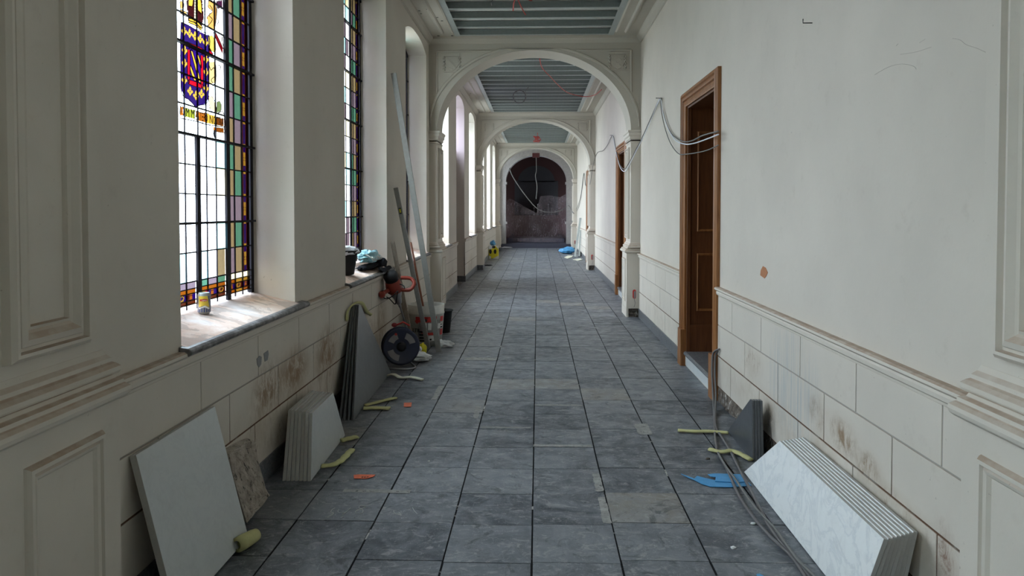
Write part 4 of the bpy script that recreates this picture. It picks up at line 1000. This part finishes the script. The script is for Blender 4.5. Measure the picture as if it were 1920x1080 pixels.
text_mesh('lettering', 'Lipton', .0125, c0+fw_*(R_+.0022)-rt_*.012+Vector((0, 0, .0745)), rt_, (0, 0, 1), 'white', t, depth=.0003, sx=.8)

# things on the second sill
def sillz(x): return .962+(L+.03-x)/(L+.03-GX+.03)*(1.045-.962)
c0 = Vector((-1.735, 6.55, sillz(-1.70)+.004))
t = empty('bucket', c0, label='black rubber bucket filled with a white rag on the second sill', cat='bucket')
m = MB(); m.lathe(c0, c0+Vector((0, 0, 1)), [(0, .085), (.005, .09), (.20, .122), (.215, .13), (.22, .124), (.2, .115), (.02, .082)], 0, 28, cap=True); m.build('bucket_body', 'black', t)
m = MB(); m.blob(c0+Vector((0, 0, .205)), (.125, .125, .05), .22, 3, 5); m.build('rag', 'clothwhite', t)
c1 = Vector((-1.71, 7.28, sillz(-1.71)))
t = empty('plastic_bag', c1, label='crumpled pale blue and white plastic bag on the second sill', cat='bag')
m = MB(); m.blob(c1+Vector((.03, 0, .115)), (.085, .25, .06), .28, 3.2, 8, nu=48, nv=28, floor=c1.z+.062); m.build('bag_body', 'teal', t)
m = MB()
for k in range(9): m.tube(smooth_path([c1+Vector((.05+.07*math.sin(k), -.22+.05*k, .12+.03*math.cos(k*2))), c1+Vector((.10, -.20+.05*k, .12)), c1+Vector((.11, -.16+.055*k, .08))]), .006, 0, 5)
m.build('bag_fold', 'white', t)
c2 = Vector((-1.62, 7.55, .96))
t = empty('jacket', c2, label='black jacket heaped at the far end of the second sill, sleeve over the edge', cat='jacket')
m = MB(); m.blob((-1.68, 7.27, 1.015), (.075, .34, .028), .2, 3, 3, nu=40, nv=20, floor=.996); m.blob((-1.65, 7.60, 1.02), (.05, .07, .055), .2, 3, 6, nu=36, nv=20, floor=.985); m.build('jacket_body', 'blackcloth', t)
m = MB()
for pl in ([on(712, 500, X=-1.56), on(724, 502, X=-1.54), on(733, 498, X=-1.53), on(735, 503, X=-1.52), on(727, 508, X=-1.52), on(722, 511, X=-1.52), on(714, 506, X=-1.54)], [on(716, 498, X=-1.57), on(722, 483.5, X=-1.56), on(727, 490, X=-1.55), on(725, 501, X=-1.54)]): m.prism(pl, (-.03, .01, .004))
m.build('sleeve', 'blackcloth', t, bevel=.006)
c3 = Vector((-1.842, 7.1, sillz(-1.842)))
t = empty('tool_case', c3, label='black tool case with a curved carrying handle beside the sill bag', cat='case')
m = MB(); m.box((-1.858, 6.86, c3.z+.012), (-1.83, 7.02, c3.z+.10)); m.build('case_body', 'black', t, bevel=.015)
m = MB(); m.tube(smooth_path([c3+Vector((0, -.10, .08)), c3+Vector((0, -.09, .15)), c3+Vector((0, 0, .18)), c3+Vector((0, .12, .17)), c3+Vector((0, .18, .07))]), .016); m.build('handle', 'black', t)
m = MB(); m.tube([c3+Vector((.03, .04+.02*math.cos(k/9*4.5+.6), .06+.02*math.sin(k/9*4.5+.6))) for k in range(10)], .004, seg=6); m.build('logo', 'white', t)

# leaning straightedges, batten, broom
def lean(name, top, foot, wdt, thk, mat, label, cat, vial=None):
    t_ = empty(name, foot, label=label, cat=cat); m = MB(); m.beam(foot, top, wdt, thk, (0, -1, 0) if False else (1, 0, 0)); m.build('bar', mat, t_, bevel=.0015)
    for f in vial or []:
        p = foot.lerp(top, f); m = MB(); d = (top-foot).normalized(); m.beam(p-d*.035, p+d*.035, wdt*.55, thk+.004, (1, 0, 0)); v_ = m.build('vial_housing', 'black', t_)
        m = MB(); m.beam(p-d*.02, p+d*.02, wdt*.3, thk+.006, (1, 0, 0)); m.build('vial', 'yellow', v_)
    return t_
lean('straightedge', on(738, 137, X=-1.548), Vector((-1.085, 8.06, .012)), .058, .025, 'alu', 'longest grey aluminium straightedge leaning on the wall above the bucket', 'straightedge')
lean('spirit_level', on(742, 352, X=-1.560), Vector((-1.235, 8.27, .012)), .05, .022, 'alu', 'thin aluminium spirit level leaning between mixer and bucket', 'level', vial=(.42, .86))
t = lean('batten', on(736, 453, X=-1.555), Vector((-1.41, 8.27, .012)), .042, .025, 'batten', 'weathered brown batten leaning behind the power mixer', 'batten')
m = MB(); m.beam(Vector((-1.465, 8.38, .012)), on(752, 555, X=-1.53), .045, .02, (1, 0, 0)); tag(m.build('batten', 'batten'), 'shorter brown batten standing beside the mixer shaft', 'batten')

# bucket with red print
bc = Vector((-1.31, 8.62, .001)); R0, R1, BH = .180, .215, .47
t = empty('bucket', bc, label='large white bucket with red and black print by the left wall', cat='bucket')
m = MB(); m.lathe(bc, bc+Vector((0, 0, 1)), [(0, R0), (.36, R0+(R1-R0)*.85), (.365, R1), (.38, R1), (.385, R0+(R1-R0)*.9), (BH, R1), (BH, R1-.006), (.2, R0+.01), (.15, .02)], 0, 40, cap=True); m.build('bucket_body', 'bucketwhite', t)
m = MB(); m.lathe(bc, bc+Vector((0, 0, 1)), [(.30, .01), (.30, R1-.02)], 0, 30, cap=False); m.build('bucket_dark_inside', 'black', t)  # black disc painting the dark inside of the bucket
bv = math.atan2(-bc.y, -bc.x)
def wrap(m, a0, a1, h0, h1, off, k=6, skew=0):
    vs = []
    for i in range(k+1):
        for h in (h0, h1):
            a = bv+a0+(a1-a0)*i/k+(skew*(h-h0)/(h1-h0)); r_ = R0+(R1-R0)*h/BH*1.0+off; vs.append(bc+Vector((r_*math.cos(a), r_*math.sin(a), h)))
    m.add(vs, [(2*i, 2*i+2, 2*i+3, 2*i+1) for i in range(k)], smooth=True)
m = MB(); wrap(m, -.5, .95, .06, .34, .002, 16); m.build('label_field', 'greyprint', t)
m = MB(); wrap(m, -.62, .30, .28, .345, .004); m.build('red_print', 'red', t)
m = MB(); wrap(m, -.28, -.10, .15, .30, .0045, skew=-.42); m.build('red_print', 'red', t)
m = MB(); wrap(m, .9, 1.25, .28, .34, .005); m.build('red_print', 'red', t)
m = MB(); wrap(m, .02, .45, .13, .16, .005); m.build('red_print', 'red', t)
m = MB(); wrap(m, .95, 1.25, .12, .19, .005); m.build('red_print', 'red', t)
m = MB(); wrap(m, .3, .62, .31, .345, .005); m.build('red_print', 'red', t)

m = MB(); wrap(m, .15, .5, .06, .125, .006); m.build('white_print', 'white', t)
m = MB(); wrap(m, .1, .3, .19, .27, .006); m.build('white_print', 'white', t)
m = MB(); wrap(m, .45, .62, .19, .27, .006); m.build('white_print', 'white', t)
m = MB(); wrap(m, -.12, .03, .2, .27, .006); m.build('white_print', 'white', t)
m = MB(); wrap(m, .72, 1.15, .2, .26, .006); m.build('white_print', 'white', t)

for w_ in [(-.42, -.1, .055+.035*k, .075+.035*k, .0065) for k in range(4)]+[(-.2, .05, .29, .32, .0065), (.92, 1.15, .205, .222, .008), (.92, 1.1, .238, .25, .008), (.2, .32, .07, .09, .008)]:
    m = MB(); wrap(m, *w_); m.build('black_print', 'black', t)
a_ = bv-.62; q = R0+(R1-R0)*.18/BH+.010; pv = Vector((math.cos(a_), math.sin(a_), 0)); rv = Vector((-pv.y, pv.x, 0))
text_mesh('lettering', 'LTR', .062, bc+pv*q-rv*.05+Vector((0, 0, .165)), rv, (0, 0, 1), 'black', t, depth=.002)
m = MB(); m.blob(Vector((-1.07, 8.42, .03)), (.09, .05, .045), .35, 3, 2, floor=.001); tag(m.build('plastic_bag', 'white'), 'white plastic scrap crumpled at the foot of the printed bucket', 'bag')
foot = bc+Vector((-.02, .05, .31)); top = on(770, 455, X=-1.57)
m = MB(); m.tube([foot, foot.lerp(top, .5), top], .014); tag(m.build('broom_handle', 'handle'), 'reddish brown wooden handle standing in the printed bucket', 'handle')
c5 = Vector((-1.215, 9.45, .001))
m = MB(); m.lathe(c5, c5+Vector((0, 0, 1)), [(0, .085), (.27, .115), (.275, .128), (.29, .128), (.285, .118), (.02, .08)], 0, 30); 
tag(m.build('bucket', 'black'), 'small black bucket standing behind the printed white bucket', 'bucket')

# power mixer
ft = Vector((-1.33, 7.90, .03)); hd = on(731, 512, X=-1.50); ax = (hd-ft).normalized(); LN = (hd-ft).length
t = empty('power_mixer', ft, label='orange-red power mixer with a black cap leaning head up on the left wall', cat='power tool')
def AX(s): return ft+ax*s
m = MB(); m.lathe(ft, hd, [(.0, .010), (LN-.42, .010), (LN-.42, .015), (LN-.38, .017)], 0, 12); m.build('shaft', 'cast', t)
m = MB(); m.lathe(ft, hd, [(LN-.38, .02), (LN-.37, .03), (LN-.30, .042), (LN-.26, .058), (LN-.22, .062)], 0, 24); m.build('gearbox', 'cast', t)
m = MB(); m.lathe(ft, hd, [(LN-.22, .075), (LN-.21, .082), (LN-.15, .085), (LN-.10, .075), (LN-.08, .068)], 0, 24); m.build('motor_housing', 'toolred', t)
m = MB(); m.lathe(ft, hd, [(LN-.09, .070), (LN-.04, .076), (LN-.01, .068), (LN+.01, .045), (LN+.015, .01)], 0, 24); m.build('motor_cap', 'black', t)
c = AX(LN-.20); m = MB()
m.tube(smooth_path([c+Vector((.07, -.02, 0)), c+Vector((.16, -.02, .0)), c+Vector((.20, 0, .06)), c+Vector((.16, .02, .11)), c+Vector((.06, 0, .12))]), .020); m.build('handle', 'toolred', t); m = MB(); m.tube(smooth_path([c+Vector((-.05, -.06, 0)), c+Vector((-.08, -.15, -.02)), c+Vector((-.09, -.20, -.03))]), .022); m.build('handle', 'toolred', t)
m = MB(); m.blob(c+Vector((-.09, -.21, -.03)), (.035, .035, .035), .05); m.build('handle_knob', 'toolred', t)
m = MB(); m.tube(smooth_path([c+Vector((.08*math.cos(a*.7)+.04*math.cos(a), .05*math.sin(a*.7)-.10, .055*math.sin(a)+.02-.01*a)) for a in [i*.55 for i in range(26)]], 4), .0055); m.build('cord', 'black', t)
m = MB(); m.tube([ft+Vector((.05*math.cos(a), .05*math.sin(a), .01*a)) for a in [i*.5 for i in range(20)]], .006); m.build('paddle', 'cast', t)

# cable reel
rc = Vector((-1.375, 7.33, .215)); axd = Vector((.34, -.94, .0)).normalized()
t = empty('cable_reel', (rc.x, rc.y, 0), label='dark blue cable reel on a steel stand behind the dark triangular slabs', cat='cable reel')
RR = .185
m = MB(); m.lathe(rc-axd*.06, rc+axd, [(0, RR-.02), (0, RR), (.012, RR), (.012, .10)], 0, 36, cap=False); m.lathe(rc+axd*.05, rc+axd, [(0, .03), (0, RR), (.012, RR), (.018, RR-.015), (.012, RR-.03), (.012, .0)], 0, 36, cap=False); m.build('flange', 'navy', t)
m = MB(); m.lathe(rc-axd*.05, rc+axd, [(0, .12), (.10, .12)], 0, 30); m.build('drum', 'darkcable', t)
m = MB(); a = Vector((0, 0, 1)); b_ = axd.cross(a)
for s0, s1 in ((.25, 1.2), (3.4, 4.5), (1.9, 2.7)):
    m = MB(); P = [];
    for rr_, seq in ((.145, range(9)), (.085, range(8, -1, -1))):
        for i in seq: th_ = s0+(s1-s0)*i/8; P.append(rc+axd*.0645+(a*math.sin(th_)-b_*math.cos(th_))*rr_)
    m.prism(P, axd*.002); m.build('flange_opening', 'greyprint', t)
m = MB(); m.lathe(rc+axd*.06, rc+axd, [(0, .05), (.02, .045), (.025, .02)], 0, 20); m.build('hub', 'black', t)
m = MB(); q1 = rc+axd*.13+Vector((.10, 0, 0)); yb_ = .012
m.tube(smooth_path([Vector((rc.x-.16, rc.y-.02, yb_)), Vector((rc.x-.09, rc.y-.13, yb_)), Vector((rc.x+.10, rc.y-.15, yb_)), Vector((rc.x+.16, rc.y-.07, yb_)), Vector((rc.x+.10, rc.y+.10, yb_)), rc-axd*.08+Vector((0, 0, -.08)), rc-axd*.07]), .010); m.build('stand', 'cast', t)
m = MB(); m.tube([rc+axd*.07+Vector((-.06, 0, .13)), rc+axd*.11+Vector((-.06, 0, .13))], .012); m.build('crank_knob', 'red', t); m = MB(); m.blob(rc+Vector((-.07, .05, .20)), (.028, .028, .022), .05); m.build('grip', 'darkred', t); m = MB(); m.tube([rc+Vector((-.07, .05, .19)), rc+Vector((.02, .05, .23)), rc+Vector((.09, .02, .2))], .009); m.build('handle', 'red', t)
# oddments by the mixer
m = MB(); m.blob(Vector((-1.245, 7.62, .045)), (.12, .09, .045), .3, 3, 12, floor=.001, nu=40, nv=20); tag(m.build('plastic_bag', 'white'), 'small white plastic bag on the floor next to the cable reel', 'bag')
m = MB(); m.blob(Vector((-1.235, 7.86, .075)), (.045, .035, .07), .15, 2, 4, floor=.001); tag(m.build('glove', 'yellow'), 'yellow rubber glove crumpled behind the white bag', 'glove')
cable('wire_loop', [on(772, 641, Y=7.80), on(776, 646, Y=7.76), on(787, 651, Y=7.74), on(789, 656, Y=7.74), on(783, 660, Y=7.75), on(777, 663, Y=7.76)], .012, 'clothwhite', 'white bent flex hanging at the foot of the power mixer')

# yellow pack with blue rag, far left
t = empty('sack', (-1.42, 23.7, 0), label='yellow and white plastic sack with black roundels by the far left wall', cat='sack')
m = MB(); m.box((-1.575, 23.68, .001), (-1.26, 23.9, .40)); m.build('sack_body', 'yellow', t, bevel=.03)
m = MB()
for pl in ([(-1.57, .3), (-1.57, .42), (-1.42, .42), (-1.46, .32)], [(-1.34, .40), (-1.26, .42), (-1.255, .30)], [(-1.45, .0), (-1.26, .0), (-1.26, .1)], [(-1.56, .0), (-1.50, .0), (-1.50, .07), (-1.56, .10)]):
    m = MB(); m.prism([(x, 23.675, z) for x, z in pl], (0, .002, 0)); m.build('white_print', 'white', t)
m = MB()
for cx_, cz_ in ((-1.515, .23), (-1.365, .23)):
    m = MB(); m.prism([(cx_+.042*math.cos(k*.4189), 23.672, cz_+.075*math.sin(k*.4189)) for k in range(15)], (0, .002, 0)); m.build('black_roundel', 'black', t)
m = MB(); m.box((-1.46, 23.671, .34), (-1.36, 23.675, .41)); m.build('black_print', 'black', t)
m = MB(); m.blob((-1.45, 23.78, .49), (.075, .07, .085), .4, 3, 9, floor=.403); tag(m.build('rag', 'blue'), 'blue rag bunched on top of the yellow sack', 'rag')
# far right: blue sheet bundle, leaning rails, scraps
t = empty('tarpaulin', (1.10, 26.5, 0), label='folded bright blue tarpaulin on the floor by the far right pilaster', cat='tarpaulin')
m = MB(); m.blob((1.06, 26.5, .10), (.29, .24, .10), .12, 2, 3, floor=.001, nu=40, nv=20); m.blob((1.12, 26.55, .16), (.2, .2, .09), .12, 2, 7, nu=30, nv=16); m.build('tarpaulin_body', 'blue', t)
for i, (x0_, y0_, Y0_, x1_, y1_, X1_, w_, lb_) in enumerate(((1078, 482, 0, 1088.5, 409, 1.46, .07, 'tall pale metal rail leaning on the far right wall'), (1086, 481, 0, 1088.5, 432, 1.47, .05, 'shorter grey rail leaning close to the far right wall'))):
    m = MB(); m.beam(on(x0_, y0_, Z=.012), on(x1_, y1_, X=X1_), w_, .03, (1, 0, 0)); tag(m.build('metal_rail', 'galv'), lb_, 'rail')
m = MB(); m.box((1.36, 24.9, .001), (1.46, 25.2, .17)); tag(m.build('tile_box', 'alu', bevel=.01), 'small grey carton at the foot of the leaning far rails', 'box')
scrap('cardboard_scrap', [(1058, 483), (1065, 479.5), (1074, 480), (1072, 483), (1064, 485)], 'foampale', 'pale torn scrap on the floor before the leaning rails, nearer the middle', 'scrap', .012)
scrap('cardboard_scrap', [(1074, 487), (1088, 485), (1091, 487.5), (1084, 489)], 'foampale', 'pale flat scrap on the floor next to the far right wall', 'scrap', .01)
m = MB(); p = on(950, 464, Y=YE-.12); m.blob((p.x, YE-.3, .03), (.22, .12, .03), .3, 3, 1, floor=.001); tag(m.build('plastic_bag', 'clothwhite'), 'white film bundle on the floor at the left of the end step', 'bag')
m = MB(); p = on(913, 498, Z=0); m.blob((p.x, p.y, .012), (.14, .12, .012), .3, 3, 1, floor=.001); tag(m.build('rag', 'blackcloth'), 'flat dark rag on the floor beside the second left pilaster', 'rag')

# cables on the right wall
XW = 1.478
def wallp(lst): return [on(x, y, X=(q[0] if q else XW)) for x, y, *q in lst]
cable('wall_cable', wallp([(1064, 386, 1.42), (1077, 398), (1086, 385), (1092, 350), (1095, 327), (1099, 350), (1103, 352), (1107, 342, 1.34), (1112, 310, 1.36), (1119, 288), (1124, 284), (1131, 282), (1139, 272), (1148.6, 254), (1154, 275), (1158, 295, 1.44), (1163, 310, 1.40), (1171, 317, 1.33), (1180, 304, 1.33), (1192, 281, 1.33), (1203, 260, 1.42), (1220, 222), (1238, 184), (1242, 205), (1250, 233), (1262, 254), (1280, 265, 1.44), (1297, 264, 1.43), (1318, 254, 1.43), (1347, 246, 1.44)]), .0062, 'cable', 'upper pale grey cable looped over nails along the right wall', 'cable', 6)
cable('wall_cable', wallp([(1148.6, 254, 1.47), (1156, 290, 1.45), (1163, 314, 1.39), (1172, 321, 1.32), (1183, 303, 1.32), (1195, 279, 1.32), (1206, 258, 1.42), (1222, 222, 1.47), (1237.5, 186, 1.47), (1243, 212, 1.47), (1252, 240, 1.47), (1266, 262, 1.46), (1283, 270, 1.43), (1300, 269, 1.42), (1322, 262, 1.42), (1347, 252, 1.43)]), .006, 'clothwhite', 'whitish cable just below the upper one, crossing the near doorway', 'cable', 6)
cable('wall_cable', wallp([(1238, 186, 1.465), (1241, 214, 1.465), (1248, 244, 1.465), (1258, 270, 1.465), (1272, 288, 1.46), (1287, 289, 1.42), (1308, 286, 1.42), (1328, 281, 1.42), (1347, 272, 1.43)]), .005, 'cable', 'lowest thin cable sagging across the near doorway frame', 'cable', 6)
cable('wall_cable', wallp([(1078, 398), (1088, 372), (1094, 328), (1096, 330), (1098, 348), (1101, 335)]), .008, 'darkcable', 'dark cable loop hung near the far right pilaster', 'cable', 5)
m = MB(); P = on(1523, 43, X=R); m.tube([P+Vector((.0, 0, 0)), P+Vector((-.05, 0, 0)), P+Vector((-.05, 0, .022))], .003, seg=8); tag(m.build('wall_hook', 'black'), 'small bent black hook high on the right wall', 'hook')
for x, y, lb_ in ((1238, 184, 'nail holding the cables high on the wall left of the near doorway'), (1148.6, 253.6, 'nail holding the cable loop left of the second doorway')):
    m = MB(); P = on(x, y, X=R); m.tube([P, P+Vector((-.05, 0, 0))], .004, seg=6); m.lathe(P+Vector((-.05, 0, 0)), P+Vector((-1, 0, 0)), [(0, .009), (.002, .009)], seg=10); tag(m.build('nail', 'iron'), lb_, 'nail')
# cables on the floor at right
up_ = [on(1349, 655, X=1.475), on(1341, 658, X=1.455), on(1336, 668, X=1.44), on(1335, 700, X=1.425), on(1337, 740, X=1.41)]
fl = lambda lst, z=.012: [on(x, y, Z=z) for x, y in lst]
cable('floor_cable', up_+fl([(1339, 775), (1340.5, 813), (1346, 847), (1363, 879), (1383.5, 925), (1409, 965), (1444, 1005.5), (1484, 1043), (1512, 1084), (1540, 1130)]), .0085, 'darkcable', 'dark grey cable on the right floor, curving outermost into the room', 'cable', 6)
cable('floor_cable', [p+Vector((.02, -.01, .0)) for p in up_[1:]]+fl([(1341, 778), (1343, 802), (1355, 822), (1372, 850), (1389, 885), (1409, 922), (1429, 962), (1447, 994), (1478, 1034), (1520, 1084), (1550, 1130)], .013), .0085, 'darkcable', 'dark grey cable on the right floor, running closest to the white slabs', 'cable', 6)
cable('floor_cable', fl([(1347, 850), (1362, 876), (1378, 897), (1400, 930), (1422, 958), (1452, 990), (1470, 1015), (1496, 1050), (1530, 1084), (1560, 1130)], .03), .006, 'cable', 'thin paler cable lying between the two dark floor cables', 'cable', 6)
# ceiling cables
cc = on(974, 181, Y=15.3)
m = MB(); m.tube([cc+Vector((.13*math.cos(a)+.008*math.sin(a*.3), .012*a/6, .13*math.sin(a)+.006*math.cos(a*.37))) for a in [i*.26 for i in range(74)]]+[cc+Vector((.12, .1, .13)), Vector((cc.x+.2, cc.y, 4.12))], .007, seg=6); tag(m.build('ceiling_cable', 'darkcable'), 'coil of dark cable hanging from the ceiling beyond the first arch', 'cable')
def ceil(lst): return [on(x, y, Z=z) for x, y, z in lst]
cable('ceiling_cable', ceil([(962, 20, 4.06), (963, 8, 4.06), (965, -4, 4.08), (960, -20, 4.12)]), .008, 'redcable', 'dark red wire end hanging in the nearest ceiling bay, left of two', 'cable', 5)
cable('ceiling_cable', ceil([(986, 28, 4.05), (982, 22, 4.08), (975, 8, 4.05), (972, -2, 4.07), (984, -4, 4.04), (996, 1, 4.04), (999, -8, 4.1)]), .008, 'redcable', 'looping red wire in the nearest ceiling bay, right of two', 'cable', 6)
cable('ceiling_cable', ceil([(922, 10, 4.06), (921, 4, 4.03), (925, -3, 4.08)]), .006, 'darkcable', 'short dark wire end hanging in the nearest ceiling bay', 'cable', 5)
cable('ceiling_cable', ceil([(1012, 110, 4.10), (1015, 124, 4.05), (1022, 134, 4.07), (1033, 145, 4.06), (1045, 158, 4.07), (1065, 174, 4.06), (1095, 181, 4.05), (1115, 178, 4.04), (1128, 168, 4.04)]), .008, 'redcable', 'thin red wire trailing across the second ceiling bay', 'cable', 6)
cr = on(1008, 262, Y=24.4)
m = MB(); m.tube(smooth_path([cr+Vector((.14*math.sin(i*2.3)*(1 if i % 3 else .4), .05*math.cos(i*1.7), .10*math.cos(i*1.9)+.02)) for i in range(16)]+[Vector((cr.x, cr.y, 4.12))], 4), .010, seg=6); tag(m.build('ceiling_cable', 'redcable'), 'tangle of bright red wire hanging in the third ceiling bay', 'cable')
t = empty('junction_box', (CX, YE-.2, 3.9), label='red junction box under the crown of the end arch', cat='junction box')
m = MB(); m.box((CX-.16, YE-.04, 3.72), (CX+.14, YE+.1, 3.90)); m.build('box_body', 'maroon', t, bevel=.01)
